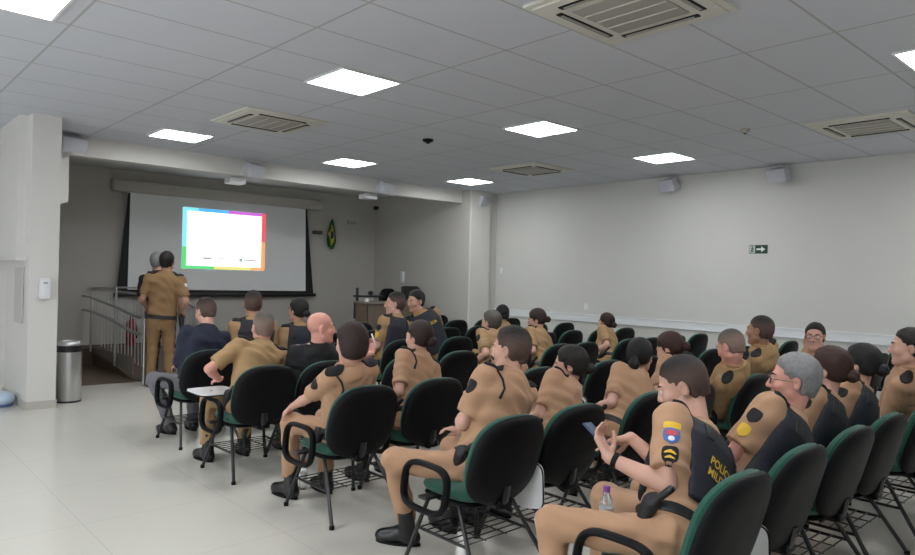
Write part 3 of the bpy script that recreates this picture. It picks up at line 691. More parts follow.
    def build(s, name, m, parent=None, res=0.01, mi=None):
        v, f = s.mesh(res)
        me = bpy.data.meshes.new(name); me.vertices.add(len(v)); me.vertices.foreach_set('co', v.astype(np.float32).ravel())
        me.loops.add(len(f)*4); me.loops.foreach_set('vertex_index', f.astype(np.int32).ravel())
        me.polygons.add(len(f)); me.polygons.foreach_set('loop_start', np.arange(len(f), dtype=np.int32)*4)
        me.update(calc_edges=True)
        o = link(name, me, m, parent, True, None, None, fix=False)
        if mi is not None:
            cen = v[f].mean(1); o.data.polygons.foreach_set('material_index', mi(cen).astype(np.int32))
        return o
    def march(s, P, D, n=48, mx=0.4):
        """sphere-trace points P along D (unit) to the surface"""
        P = P.copy(); t = np.zeros(len(P))
        for _ in range(n):
            d = s.ev(P+D*t[:, None]); t += np.clip(d, -0.02, 0.03)*0.8
            t = np.clip(t, -0.1, mx)
        return P+D*t[:, None]
def decal(fld, name, m, parent, c, D, up, w, h, th=0.004, shape='ellipse', start=0.15):
    """a thin shaped patch laid on the surface of fld: c rough centre, D direction towards the surface"""
    D = nrm(np.asarray(D, float)); up = np.asarray(up, float); U = nrm(up-D*(up@D)); S = np.cross(U, D)
    n = 28; out = []
    for k in range(n):
        a = 2*pi*k/n; ca, sa = cos(a), sin(a)
        if shape == 'ellipse': out.append((ca, sa))
        elif shape == 'rect': out.append((abs(ca)**0.3*np.sign(ca), abs(sa)**0.3*np.sign(sa)))
        elif shape == 'chevron': out.append(((ca if abs(ca) > 0.25 else ca), sa*0.35+0.6*(1-abs(ca))))
        elif shape == 'shield': x = abs(ca)**0.5*np.sign(ca); z = abs(sa)**0.5*np.sign(sa); out.append((x*(1 if z > -0.2 else 1-0.75*((-z-0.2)/0.8)**1.6), z))
    out = np.array(out)*np.array([w/2, h/2]); pts = [np.zeros((1, 2))]
    for s_ in (0.35, 0.7, 1.0): pts.append(out*s_)
    Q = np.concatenate(pts); P = np.asarray(c, float)+Q[:, :1]*S+Q[:, 1:]*U-D*start
    P = fld.march(P, np.tile(D, (len(P), 1)), mx=start+0.12)
    top = P-D*th; bot = P[1+2*n:]+D*0.004
    b = MB(); fs = []
    for k in range(n): fs.append((0, 1+k, 1+(k+1) % n))
    for r in range(2):
        for k in range(n): fs.append((1+r*n+k, 1+(r+1)*n+k, 1+(r+1)*n+(k+1) % n, 1+r*n+(k+1) % n))
    o = 1+3*n
    for k in range(n): fs.append((1+2*n+k, o+k, o+(k+1) % n, 1+2*n+(k+1) % n))
    b.add(list(top)+list(bot), fs); return b.build(name, m, parent, True, 50)
def text_on(fld, name, txt, m, parent, c, D, up, h, th=0.002, start=0.15):
    cu = bpy.data.curves.new('lettering', 'FONT'); cu.body = txt; cu.size = 1.0; cu.align_x = 'CENTER'; cu.align_y = 'CENTER'; cu.offset = 0.02
    t = bpy.data.objects.new('lettering', cu); C.objects.link(t); bpy.context.view_layer.update()
    dg = bpy.context.evaluated_depsgraph_get(); me = bpy.data.meshes.new_from_object(t.evaluated_get(dg)); bpy.data.objects.remove(t)
    bm = bmesh.new(); bm.from_mesh(me); bmesh.ops.triangulate(bm, faces=bm.faces)
    bmesh.ops.subdivide_edges(bm, edges=[e for e in bm.edges if e.calc_length() > 0.25], cuts=2); bm.to_mesh(me); bm.free()
    co = np.zeros(len(me.vertices)*3); me.vertices.foreach_get('co', co); co = co.reshape(-1, 3)*h/0.72
    D = nrm(np.asarray(D, float)); U = nrm(np.asarray(up, float)-D*(np.asarray(up)@D)); S = np.cross(D, U)
    P = np.asarray(c, float)+co[:, :1]*S+co[:, 1:2]*U-D*start
    P = fld.march(P, np.tile(D, (len(P), 1)), mx=start+0.12)-D*th
    me.vertices.foreach_set('co', P.ravel()); me.name = name
    return link(name, me, m, parent, False, None, fix=False)
def ring_on(fld, name, m, parent, o, F, z0, z1, th=0.006, n=48, rmax=0.34):
    """a belt around the trunk axis of frame F at o"""
    vs = []
    for z in (z0, (z0+z1)/2, z1):
        a = np.arange(n)*2*pi/n; dirs = np.cos(a)[:, None]*F[0]+np.sin(a)[:, None]*F[1]
        P = o+F[2]*z+dirs*rmax; Q = fld.march(P, -dirs, mx=rmax-0.03); vs.append(Q)
    out = []; fs = []
    base = np.concatenate(vs); cen = np.concatenate([np.tile(o+F[2]*z, (n, 1)) for z in (z0, (z0+z1)/2, z1)])
    d = base-cen; L = np.linalg.norm(d, axis=1, keepdims=True)
    outer = cen+d*(1+th/L); inner = cen+d*(1-0.01/L)
    b = MB(); N = 3*n
    for r in range(2):
        for k in range(n):
            k2 = (k+1) % n; fs.append((r*n+k, r*n+k2, (r+1)*n+k2, (r+1)*n+k)); fs.append((N+r*n+k, N+(r+1)*n+k, N+(r+1)*n+k2, N+r*n+k2))
    for k in range(n):
        k2 = (k+1) % n; fs.append((k, N+k, N+k2, k2)); fs.append((2*n+k, 2*n+k2, N+2*n+k2, N+2*n+k))
    b.add(list(outer)+list(inner), fs); return b.build(name, m, parent, True, 50)

# ------------------------------------------------------------------ people
def rotz(a): return np.array([[cos(a), -sin(a), 0], [sin(a), cos(a), 0], [0, 0, 1]])
def rotx(a): return np.array([[1, 0, 0], [0, cos(a), -sin(a)], [0, sin(a), cos(a)]])
def roty(a): return np.array([[cos(a), 0, sin(a)], [0, 1, 0], [-sin(a), 0, cos(a)]])
def ik(S, W, l1, l2, pole):
    d = W-S; L = np.linalg.norm(d)
    if L > (l1+l2)*0.995: W = S+d/L*(l1+l2)*0.995; d = W-S; L = np.linalg.norm(d)
    a = (l1*l1-l2*l2+L*L)/(2*L); h = sqrt(max(0, l1*l1-a*a)); u = d/L; p = nrm(pole-u*(pole@u))
    return S+u*a+p*h, W
def add_hand(fl, W, f, n, sd, s=1.0, curl=0.5, point=False):
    """five-fingered hand: W wrist, f finger direction, n palm normal (palm side), sd +1/-1 thumb along sd*(f x n)"""
    f = nrm(f); n = nrm(n-f*(n@f)); t = np.cross(f, n)*sd
    for i, (o, L, r) in enumerate(((0.030, 0.074, 0.0088), (0.010, 0.082, 0.009), (-0.010, 0.076, 0.0086), (-0.029, 0.060, 0.0076))):
        a = W+t*o*0.45*s; k = W+f*0.088*s+t*o*s
        fl.cone(a, k, 0.0165*s, 0.0125*s, 0.010)
        d = f; p = k; cc = curl if not (point and i == 0) else 0.12
        for j, seg in enumerate((0.46, 0.31, 0.23)):
            ang = cc*(0.55, 0.8, 0.6)[j]; d = nrm(d*cos(ang)+np.cross(np.cross(d, n), d)*sin(ang)); q = p+d*L*seg*s
            fl.cone(p, q, r*s*(1-0.08*j), r*s*(0.94-0.1*j), 0.004); p = q
    b0 = W+f*0.022*s+t*0.022*s+n*0.006; d = nrm(f*0.62+t*0.62+n*0.42); b1 = b0+d*0.046*s; d2 = nrm(f*0.86+t*0.18+n*0.45); b2 = b1+d2*0.034*s; b3 = b2+nrm(f*0.9-t*0.05+n*0.4)*0.026*s
    fl.cone(b0, b1, 0.0165*s, 0.0115*s, 0.008); fl.cone(b1, b2, 0.0110*s, 0.0100*s, 0.003); fl.cone(b2, b3, 0.0100*s, 0.0082*s, 0.003)
TAB_M = [(-0.11, .150, .105, .0), (-0.04, .178, .130, .0), (.04, .172, .128, .005), (.10, .166, .124, .012), (.20, .168, .120, .012), (.32, .184, .122, .002), (.42, .196, .120, -.010), (.485, .166, .098, -.014), (.535, .098, .078, -.012), (.58, .062, .062, -.004)]
TAB_F = [(-0.11, .155, .105, .0), (-0.04, .180, .125, .0), (.04, .160, .115, .005), (.10, .142, .106, .010), (.20, .142, .108, .014), (.32, .160, .118, .010), (.42, .162, .104, -.008), (.485, .138, .086, -.014), (.535, .084, .068, -.012), (.58, .053, .054, -.004)]
GRP = 'officers and staff attending the talk'

FM = {}
def fade_mat(h, fd):
    if (h, fd) in FM: return FM[h, fd]
    a = HAIRS[h].node_tree.nodes['Principled BSDF'].inputs['Base Color']; m = HAIRS[h].copy(); m.name = 'clipped_'+h; nt = m.node_tree; b = nt.nodes['Principled BSDF']
    src = b.inputs['Base Color'].links[0].from_socket; fc = FADECOL[fd]
    at = nt.nodes.new('ShaderNodeAttribute'); at.attribute_name = 'tone'; mx = nt.nodes.new('ShaderNodeMix'); mx.data_type = 'RGBA'
    mx.inputs['A'].default_value = (*fc, 1); nt.links.new(src, mx.inputs['B']); nt.links.new(at.outputs['Fac'], mx.inputs['Factor']); nt.links.new(mx.outputs['Result'], b.inputs['Base Color'])
    FM[h, fd] = m; return m
def person(name_label, pos=None, row=None, head_px=None, rz=0.0, s=1.0, fem=False, lean=0.05, heading=0.0, hpitch=0.0, hroll=0.0, skin='mid',
           hair='short', hcol='dark', fade=None, shirt=MTAN, trousers=MTAN, sleeves='short', vest=False, vtext=None, lh=None, rh=None, lcurl=0.6, rcurl=0.6, lf=None, rf=None, ln=None, rn=None,
           rpoint=False, lpole=None, rpole=None, knees=None, feet=None, stand=False, glasses=False, epaulettes=True, patch=None, lanyard=False, holster='L', belt=True, res=0.011, boots=True, twist=0.0, heavy=0.0, hat=False, watch=False, rpatch=False, legs_out=0.0, arm_mat=None, hunch=0.0, vtz=0.40, pdir=(-1, 0.1, 0.1), nk=0.122, bulk=1.0):
    Rz = rotz(rz); toL = lambda w, o: Rz.T@(np.asarray(w, float)-o)
    hipz = 0.535 if not stand else 0.90*s
    # ---- place
    if pos is None:
        hy = ROWY(row)-0.03; d = ray(*head_px); t = (hy+lean*0.7-0)/d[1]; hx = d[0]*t; pos = (hx, hy)
    org = np.array([pos[0], pos[1], 0.0])
    Lt0 = 0.588*s
    if head_px is not None:
        d = ray(*head_px); best = None
        for t in np.linspace(0.5, 16, 3200):
            h = toL(np.array([0, 0, CAM_H])+d*t, org)
            if abs(h[0]) > 0.45 or not -0.3 < h[1] < 0.75: continue
            u = nrm(h-V3(0, 0, hipz)); N = h-nk*s*nrm(u*0.5+V3(0, 0, 0.5))-V3(0, hunch, hunch*0.3); L = np.linalg.norm(N-V3(0, 0, hipz))
            cst = ((L/(Lt0-(nk-0.122)*s)-1)*6)**2+((h[1]-0.70*lean)/0.25)**2+(h[0]/0.5)**2
            if best is None or cst < best[0]: best = (cst, h, N, L)
        if best is None: best = (0, V3(0, .04, hipz+.71*s), V3(0, 0.03, hipz+Lt0), Lt0)
        _, Hc, N, Lt = best
    else:
        u = nrm(V3(0, lean, 1)); Hc = V3(0, 0, hipz)+u*0.706*s; N = V3(0, 0, hipz)+u*Lt0; Lt = Lt0
    hip = V3(0, 0, hipz); tz = nrm(N-hip); zs = Lt/0.555
    fw = rotz(twist)@V3(0, 1, 0); X = nrm(np.cross(fw, tz)); Y = np.cross(tz, X); F = np.stack([X, Y, tz])
    fw0 = nrm(np.cross(V3(0, 0, 1), V3(1, 0, 0)))
    P = lambda x, y, z: hip+X*x+Y*y+tz*(z*zs)
    w = 0.90 if fem else 1.0
    tab = [(z*zs, a*(s if z > .0 else 1)*(1+heavy*(0.8 if z < .3 else .4)), b_*(1+heavy*1.3*(1 if 0 <= z <= .3 else .3)), c+heavy*0.04*(1 if 0 < z < .3 else 0)) for z, a, b_, c in (TAB_F if fem else TAB_M)]
    sw = (0.192 if not fem else 0.163)*s
    SL, SR = P(-sw, -0.012, 0.468), P(sw, -0.012, 0.468)
    l1, l2 = 0.300*s, 0.255*s
    # ---- legs
    kl = (0.435)*s; sl_ = 0.43*s
    legs = []
    for i, sd in enumerate((-1, 1)):
        hj = hip+V3(sd*0.095, 0.0, -0.005)
        if stand:
            kn = V3(sd*0.105, 0.02, 0.49*s); an = V3(sd*0.115, 0.0, 0.085); hj = hip+V3(sd*0.088, 0, -0.02); ft = nrm(V3(sd*0.2, 1, 0))
        else:
            kn = V3(sd*(0.13+legs_out), 0.44*s, 0.53) if knees is None else V3(*knees[i])
            an = V3(kn[0]*1.02, kn[1]+0.0, 0.09) if feet is None else V3(*feet[i])
            ft = nrm(V3((kn-hj)[0]*0.8, (kn-hj)[1], 0))
        legs.append((hj, kn, an, ft))
    # ---- arms
    arms = []
    for i, (Sh, tgt, pole, sd) in enumerate(((SL, lh, lpole, -1), (SR, rh, rpole, 1))):
        if tgt is None: tgt = (sd*0.12, 0.235, 0.655) if not stand else (sd*0.20, 0.20, 1.02)
        tgt = V3(*tgt); pole = V3(sd*0.40, -0.7, -0.6) if pole is None else V3(*pole)
        El, W = ik(Sh, tgt, l1, l2, pole); arms.append((Sh, El, W))
    # ---- head frame
    hr = heading-rz
    Hm = (rotz(hr)@rotx(-hpitch)@roty(hroll)); HX, HY, HZ = Hm[:, 0], Hm[:, 1], Hm[:, 2]; HF = Hm.T
    hs = s*(0.96 if fem else 1.0)*1.105
    Q = lambda x, y, z: Hc+(HX*x+HY*y+HZ*z)*hs
    # ================= body
    B = Fld()
    B.loft(hip, F, [(z, a-0.014, b_-0.012, c) for z, a, b_, c in tab], 0.03)
    B.cone(P(-sw*0.85, -0.012, .472), P(sw*0.85, -0.012, .472), 0.048*s, 0.048*s, 0.04)
    nb = P(0, -0.012, .52); nt_ = Q(0, -0.018, -0.055)
    B.cone(nb, nt_, (0.060 if not fem else .048)*s*(1+heavy*0.5), (0.055 if not fem else .045)*s*(1+heavy*0.5), 0.025)
    for hj, kn, an, ft in legs:
        B.cone(hj, kn, 0.078*s, 0.052*s, 0.03); B.cone(kn, an, 0.048*s, 0.036*s, 0.02); B.cone(an, an+ft*0.12+V3(0, 0, -0.055), 0.033, 0.022, 0.02)
    ar = 0.90 if fem else 1.0; sb = ar*bulk
    for i, (Sh, El, W) in enumerate(arms):
        sd = -1 if i == 0 else 1
        B.cone(Sh, El, 0.050*s*ar, 0.039*s*ar, 0.03); B.cone(El, El+(W-El)*0.35, 0.039*s*ar, 0.039*s*ar, 0.012); B.cone(El+(W-El)*0.35, W, 0.039*s*ar, 0.0255*s*ar, 0.012)
        f = (lf, rf)[i]; n = (ln, rn)[i]; dv = nrm(W-El)
        f = dv if f is None else nrm(V3(*f)); n = V3(0, 0, -1)-0.2*V3(0, 1, 0) if n is None else V3(*n)
        # thumb on the inner side: left hand palm down -> thumb to +x
        add_hand(B, W, f, n, 1 if sd < 0 else -1, s*(0.93 if fem else 1.0), (lcurl, rcurl)[i], rpoint and i == 1)
    # head
    B.ell(Q(0, -0.012, 0.036), V3(.0745, .0955, .088)*hs, HF, 0.02)
    B.ell(Q(0, .030, -.028), V3(.060, .066, .082)*hs, HF, 0.025)
    jw = 0.046 if not fem else 0.040
    B.cone(Q(-jw, .012, -.062), Q(-.012, .072, -.094), .026*hs, .021*hs, 0.02); B.cone(Q(jw, .012, -.062), Q(.012, .072, -.094), .026*hs, .021*hs, 0.02)
    B.cone(Q(-.034, .080, .026), Q(.034, .080, .026), .0125*hs, .0125*hs, 0.012)
    B.ell(Q(-.040, .062, -.022), V3(.024, .024, .022)*hs, HF, 0.02); B.ell(Q(.040, .062, -.022), V3(.024, .024, .022)*hs, HF, 0.02)
    for sx in (-1, 1): B.ell(Q(sx*.031, .103, .006), V3(.019, .016, .012)*hs, HF, 0.012, 's')
    for sx in (-1, 1): B.ell(Q(sx*.031, .0795, .005), V3(.0135, .0135, .0125)*hs, HF, 0.004)
    B.cone(Q(0, .092, .014), Q(0, .109, -.026), .0085*hs, .0120*hs, 0.010); B.ell(Q(-.012, .100, -.031), V3(.009, .011, .008)*hs, HF, 0.006); B.ell(Q(.012, .100, -.031), V3(.009, .011, .008)*hs, HF, 0.006)
    B.cone(Q(-.021, .083, -.058), Q(.021, .083, -.058), .0075*hs, .0075*hs, 0.008); B.cone(Q(0, .091, -.054), Q(0, .088, -.064), .0075*hs, .0085*hs, 0.006)
    B.ell(Q(0, .094, -.0585), V3(.022, .008, .0016)*hs, HF, 0.002, 's')
    for sx in (-1, 1):
        EF = (rotz(hr)@rotx(-hpitch)@rotz(sx*-0.35)).T
        B.ell(Q(sx*.079, -.008, -.006), V3(.0085, .0195, .032)*hs, EF, 0.006); B.ell(Q(sx*.089, -.004, -.002), V3(.008, .011, .018)*hs, EF, 0.004, 's')
    body = B.build('person', SKINS[skin], None, res)
    body.location = Vector(org); body.rotation_euler = (0, 0, rz)
    tag(body, name_label, 'person', GRP)
    # lips, eyes
    if res < 0.0095:
        for sx in (-1, 1):
            b = MB(); b.sphere(Q(sx*.031, .0835, .0055), 0.0115*hs, 12, 0); ey = b.build('eye', MEYE, body)
            b = MB(); b.sphere(Q(sx*.031, .0905, .0055), 0.0056*hs, 10, 0); b.build('iris', MIRIS, ey)
    # eyebrows
    for sx in (-1, 1):
        e = Fld(); e.cone(Q(sx*.016, .0945, .027), Q(sx*.036, .089, .0325), .0042*hs, .0042*hs, .003); e.cone(Q(sx*.036, .089, .0325), Q(sx*.050, .076, .028), .0042*hs, .0026*hs, .003); e.build('eyebrow', HAIRS['dark' if hcol in ('grey', 'salt', 'auburn') else hcol], body, min(res*0.5, 0.004))
    # ================= hair
    if hair != 'bald':
        th = dict(short=.010, crop=.0045, bun=.012, bob=.020, pony=.014, curly=.016)[hair]
        Hh = Fld(); hc = Q(0, -0.014, 0.038)
        cr = V3(.0755+th, .0965+th, .0885+th)*hs
        Hh.ell(hc, cr, HF, 0.01)
        if hair in ('short', 'crop', 'curly'):
            Hh.cone(Q(0, -.055, -.02), Q(0, -.062, -.055), .051*hs, .038*hs, .03)
            Hh.cone(Q(-.05, -.03, .0), Q(-.048, -.036, -.045), .029*hs, .018*hs, .02); Hh.cone(Q(.05, -.03, .0), Q(.048, -.036, -.045), .029*hs, .018*hs, .02)
        if hair == 'bob':
            Hh.ell(Q(0, -.030, -.028), V3(.089, .083, .088)*hs, HF, 0.03)
        if hair in ('bun', 'pony'):
            Hh.ell(Q(0, -.045, -.01), V3(.078, .066, .066)*hs, HF, 0.02)
        lo_ = {'bob': -.105, 'short': -.072, 'crop': -.062, 'curly': -.06}.get(hair, -.062)
        yy = {'bob': 0.036, 'bun': 0.022, 'pony': 0.022}.get(hair, 0.012)
        hl = 0.078
        def cut(Pt, hc=Hc, HF=HF, lo_=lo_, yy=yy, hl=hl, hs=hs, hair=hair):
            q = (Pt-hc)@HF.T/hs; x, y, z = np.abs(q[:, 0]), q[:, 1], q[:, 2]
            a = (hl-z)*0.75+(y-0.082)*0.60                       # above the front hairline plane
            a2 = np.maximum((0.030-z), y-0.072)*0.9                # temples
            a2 = np.maximum(a2, (y-0.046)*1.0+(0.05-z)*0.0) if hair in ('short', 'crop', 'curly') else a2
            bb = np.maximum(np.maximum(y-yy-(0.012 if hair not in ('bob',) else 0)*(z > -.03)*(z < .04), lo_-z-0.12*np.maximum(0, 0)), -1)
            k = np.minimum(np.minimum(a, a2), bb)
            return k*hs
        rg = 0.05 if fade else 0.028
        Hh.fn(lambda Pt: th*0.92*hs*np.clip(1+cut(Pt)/(rg*hs), 0, 1))
        if hair in ('bob', 'bun', 'pony', 'short'): Hh.fn(lambda Pt: 0.0018*np.sin(Pt[:, 0]*150+6*np.sin(Pt[:, 2]*25))*np.sin(Pt[:, 1]*60+Pt[:, 2]*50))
        Hh.p.append((cut, None, 1e9, .003, 'i'))
        if hair in ('short', 'crop', 'curly'):
            for sx in (-1, 1): Hh.ell(Q(sx*.083, -.004, -.010), V3(.03, .026, .038)*hs, HF, 0.004, 's')
        if hair in ('bun', 'pony'):
            for sx in (-1, 1): Hh.ell(Q(sx*.086, -.002, -.022), V3(.022, .022, .030)*hs, HF, 0.006, 's')
        if hair == 'curly': Hh.fn(lambda Pt: 0.006*np.sin(Pt[:, 0]*190)*np.sin(Pt[:, 1]*170)*np.sin(Pt[:, 2]*180))
        ho = Hh.build('hair', HAIRS[hcol] if not fade else fade_mat(hcol, fade), body, min(res, 0.0095))
        if fade:
            co = np.zeros(len(ho.data.vertices)*3); ho.data.vertices.foreach_get('co', co); q = (co.reshape(-1, 3)-Hc)@HF.T/hs
            tone = np.clip((q[:, 2]-(0.045-0.10*np.clip(-q[:, 1]-0.02, 0, .1)))/0.055, 0, 1)
            at = ho.data.attributes.new('tone', 'FLOAT', 'POINT'); at.data.foreach_set('value', tone.astype(np.float32))
        if hair == 'bun' or hair == 'pony':
            Bn = Fld()
            if hair == 'bun':
                bo = V3(0, -.122, -.018) if not hat else V3(0, -.11, -.05)
                Bn.ell(Q(*bo), V3(.040, .036, .038)*hs, HF, 0.01); Bn.cone(Q(0, -.085, -.01), Q(*bo), .022*hs, .022*hs, .015)
                Bn.fn(lambda Pt: 0.0025*np.sin(Pt[:, 0]*160+Pt[:, 2]*120))
                Bn.build('hair_bun', HAIRS[hcol], ho, min(res, .009))
            else:
                Bn.cone(Q(0, -.095, .0), Q(0, -.125, -.06), .026*hs, .034*hs, .02); Bn.cone(Q(0, -.125, -.06), Q(-.03, -.105, -.17), .034*hs, .020*hs, .02)
                Bn.build('ponytail', HAIRS[hcol], ho, min(res, .009))
    if hat:
        b = Fld(); b.ell(Q(0, -.02, .065), V3(.094, .115, .060)*hs, HF, .01); b.plane(Q(0, 0, .035), -(HZ*0.9+HY*-0.35)); b.build('knit_cap', MBSH, body, min(res, .009))
    if glasses:
        for sx in (-1, 1):
            pts = [Q(sx*(.032+.024*abs(cos(a))**.7*np.sign(cos(a))), .106-.006*abs(cos(a)), .004+.017*abs(sin(a))**.7*np.sign(sin(a))) for a in np.arange(20)*2*pi/20]
            b = MB(); n_ = len(pts)
            b.tube(pts+[pts[0]], 0.0024, 6); 
            if sx < 0: g = b.build('spectacles', MGLASS, body)
            else: b.build('lens_rim', MGLASS, g)
            b = MB(); b.tube([Q(sx*.056, .100, .010), Q(sx*.076, .07, .010), Q(sx*.082, .0, .006), Q(sx*.078, -.015, -.01)], 0.0023, 6); b.build('temple', MGLASS, g)
        b = MB(); b.tube([Q(-.009, .107, .010), Q(0, .112, .012), Q(.009, .107, .010)], 0.002, 6); b.build('bridge', MGLASS, g)
    # ================= shirt
    cl = max(res, 0.009)
    S = Fld()
    S.loft(hip, F, [(z, a+.010, b_+.010, c) for z, a, b_, c in tab], 0.03)
    S.cone(P(-sw*0.9, -0.012, .474), P(sw*0.9, -0.012, .474), 0.056*s, 0.056*s, 0.03)
    axn = nrm(nt_-nb); c0 = nb+(nt_-nb)*0.16
    S.cone(P(0, -0.02, .49), c0+axn*0.02, 0.085*s*w, 0.066*s*w*(1+heavy*.5), 0.05)
    for i, (Sh, El, W) in enumerate(arms):
        d = nrm(El-Sh)
        if sleeves == 'short':
            e = Sh+(El-Sh)*0.80
            q = Fld(); 
            def slv(Pt, a=Sh, b_=El+d*0.10, e=e, d=d, ra=0.069*s*sb, rb=0.063*s*sb):
                ba = b_-a; pa = Pt-a; t = np.clip(pa@ba/(ba@ba), 0, 1); dd = np.linalg.norm(pa-t[:, None]*ba, axis=1)-(ra+(rb-ra)*t); return np.maximum(dd, (Pt-e)@d)
            S.p.append((slv, (Sh+El)/2, 0.26, 0.03, 'u'))
        else:
            S.cone(Sh, El, 0.066*s*ar, 0.054*s*ar, 0.03); S.cone(El, W-nrm(W-El)*0.02, 0.054*s*ar, 0.040*s*ar, 0.02)
    fold = lambda Pt: 0.0048*np.sin(Pt[:, 2]*46+9*Pt[:, 0]+5*np.sin(Pt[:, 1]*13+Pt[:, 0]*7))*np.sin(Pt[:, 0]*23+Pt[:, 1]*31+1.3)
    S.fn(fold)
    S.plane(P(0, 0, -0.005), -tz)
    S.plane(c0+axn*0.012, tz*0.5+axn*0.5+Y*0.22)
    shirt_o = S.build('shirt', shirt, body, cl)
    # collar
    Cn = Fld()
    def col(Pt, c=c0, a=nrm(tz*0.4+axn*0.6), r=(0.071 if not fem else .060)*s*(1+heavy*0.5)):
        q = Pt-c; z = q@a; rad = np.linalg.norm(q-z[:, None]*a, axis=1); rr_ = r-z*0.12
        return np.maximum(np.abs(rad-rr_)-0.006, np.abs(z-0.012)-0.026)
    Cn.p.append((col, c0, 0.11, 0.0, 'u')); Cn.build('collar', shirt, shirt_o, min(cl, .008))
    # epaulettes
    if epaulettes:
        for sd in (-1, 1):
            decal(S, 'epaulette', MBSH, shirt_o, P(sd*(sw*0.80), -0.026, .512), -tz*0.9+V3(0, 0, -0.1)-X*sd*0.35+Y*0.30, X, 0.078, 0.138, 0.012)
    if lanyard:
        b = MB(); Sd = SL; pts = [Sd+tz*0.045-Y*0.02+X*0.02, P(-sw*0.72, -0.10, .47), P(-sw*0.66, -0.135, .42), P(-sw*0.72, -0.14, .36)]
        pts = [S.march(np.array([p_+(-Y)*0.06]), np.array([Y]))[0]-Y*0.006 for p_ in pts]
        b.tube(pts, [0.006, 0.007, 0.007, 0.009], 6); b.build('lanyard', MBSH, shirt_o)
    d = nrm(arms[0][1]-arms[0][0])
    if patch:
        Dp = nrm(X-0.15*tz)
        nrm_l = nrm(np.cross(d, np.cross(V3(*pdir), d)))       # outward side of the left sleeve towards the aisle
        for kind, off, col_, wd, hg, shp in patch:
            c_ = arms[0][0]+d*off*s+nrm_l*0.02
            decal(S, kind, col_, shirt_o, c_, -nrm_l, -d, wd, hg, 0.004+0.003*(kind in ('chevron', 'badge_field')), shp, 0.12)
    if rpatch:
        d2 = nrm(arms[1][1]-arms[1][0]); n2 = nrm(np.cross(d2, np.cross(V3(0.8, -0.6, 0.1), d2)))
        decal(S, 'sleeve_badge', MPLAST, shirt_o, arms[1][0]+d2*0.10+n2*0.02, -n2, -d2, 0.05, 0.055, 0.004, 'shield', 0.12)
    # ================= trousers
    T = Fld()
    T.loft(hip, F, [(z, a+.004, b_+.006, c) for z, a, b_, c in tab if z < 0.14*zs], 0.04, zhi=0.055*zs)
    for hj, kn, an, ft in legs:
        T.cone(hj, kn, 0.093*s*(0.96 if fem else 1), 0.066*s, 0.035)
        e = an+V3(0, 0, 0.055 if boots else 0.0)
        def shin(Pt, a=kn, b_=e, ra=0.066*s, rb=0.056*s):
            ba = b_-a; pa = Pt-a; t = np.clip(pa@ba/(ba@ba), 0, 1.2); dd = np.linalg.norm(pa-t[:, None]*ba, axis=1)-(ra+(rb-ra)*t); return np.maximum(dd, (Pt-b_)@nrm(ba))
        T.p.append((shin, (kn+e)/2, 0.32, 0.03, 'u'))
    T.fn(lambda Pt: 0.0055*np.sin(Pt[:, 1]*30+Pt[:, 2]*38+4*np.sin(Pt[:, 0]*20))*np.sin(Pt[:, 0]*30+Pt[:, 2]*15))
    tr_o = T.build('trousers', trousers, body, max(cl, 0.010))
    for hj, kn, an, ft in legs:
        Bt = Fld(); g = V3(an[0], an[1], 0.0); hgt = 0.16 if boots else 0.03
        Bt.cone(g+V3(0, 0, .045)-ft*0.045, g+V3(0, 0, .035)+ft*0.15, .042, .036, .02); Bt.ell(g+V3(0, 0, .038)+ft*0.13, V3(.046, .072, .042), np.stack([np.cross(ft, V3(0, 0, 1)), ft, V3(0, 0, 1)]), .02)
        Bt.cone(g+V3(0, 0, .05)-ft*0.015, an+nrm(kn-an)*hgt-ft*0.01, .046, .050, .025); Bt.cone(an+V3(0, 0, -0.005), g+V3(0, 0, .045)+ft*0.115, .048, .036, .02); Bt.plane(V3(0, 0, 0.0), V3(0, 0, -1)); Bt.plane(an+nrm(kn-an)*(hgt-0.01), nrm(kn-an))
        bo = Bt.build('boot' if boots else 'shoe', MBOOT, body, max(res, .009))
        b = MB(); fa = np.cross(ft, V3(0, 0, 1)); out = [g+V3(0, 0, 0.001)+ft*(0.055+0.142*cos(a))+fa*(0.048*sin(a)*(1+0.12*cos(a))) for a in np.arange(20)*2*pi/20]
        b.add(out+[o_+V3(0, 0, .016) for o_ in out], [tuple(range(19, -1, -1)), tuple(range(20, 40))]+[(k, (k+1) % 20, 20+(k+1) % 20, 20+k) for k in range(20)]); b.build('sole', MBLK, bo)
    # ================= belt, holster
    U = Fld(); U.p = S.p[:-3]+[]
    if belt:
        bt = ring_on(S if True else U, 'duty_belt', MBELT, body, hip, F, 0.005*zs, 0.050*zs, 0.010)
        if holster:
            sd = -1 if holster == 'L' else 1
            hb = P(sd*(tab[2][1]+0.035), -0.01, 0.02)
            dn = V3(0, 0.30, -0.62) if not stand else V3(sd*0.05, 0.05, -1)
            dn = nrm(dn); h0 = hb+nrm(-dn)*0.02; sdv = X*sd
            hk = 1.0
            if stand: h0 = h0+sdv*0.055; hb = hb+sdv*0.06; hk = 1.35
            Ho = Fld(); Ho.cone(h0, h0+dn*0.14*hk, .034*hk, .024*hk, .01); Ho.cone(h0+Y*0.02, h0+dn*0.08+Y*0.02, .03, .022, .01); Ho.plane(hb+sdv*0.028, sdv)
            ho_ = Ho.build('holster', MBELT, body, .009)
            b = Fld(); b.cone(h0+V3(0, -0.01, .0), h0-dn*0.05-Y*0.055, .015, .017, .005); b.cone(h0-dn*0.01-Y*0.01, h0-dn*0.015+Y*0.045, .013, .012, .005); b.build('pistol_grip', MBLKM, ho_, .007)
            b = MB(); b.box(P(-sd*(tab[2][1]+0.018), 0.03, 0.03), (0.04, 0.08, 0.10), bev=0.01); b.build('belt_pouch', MBELT, bt)
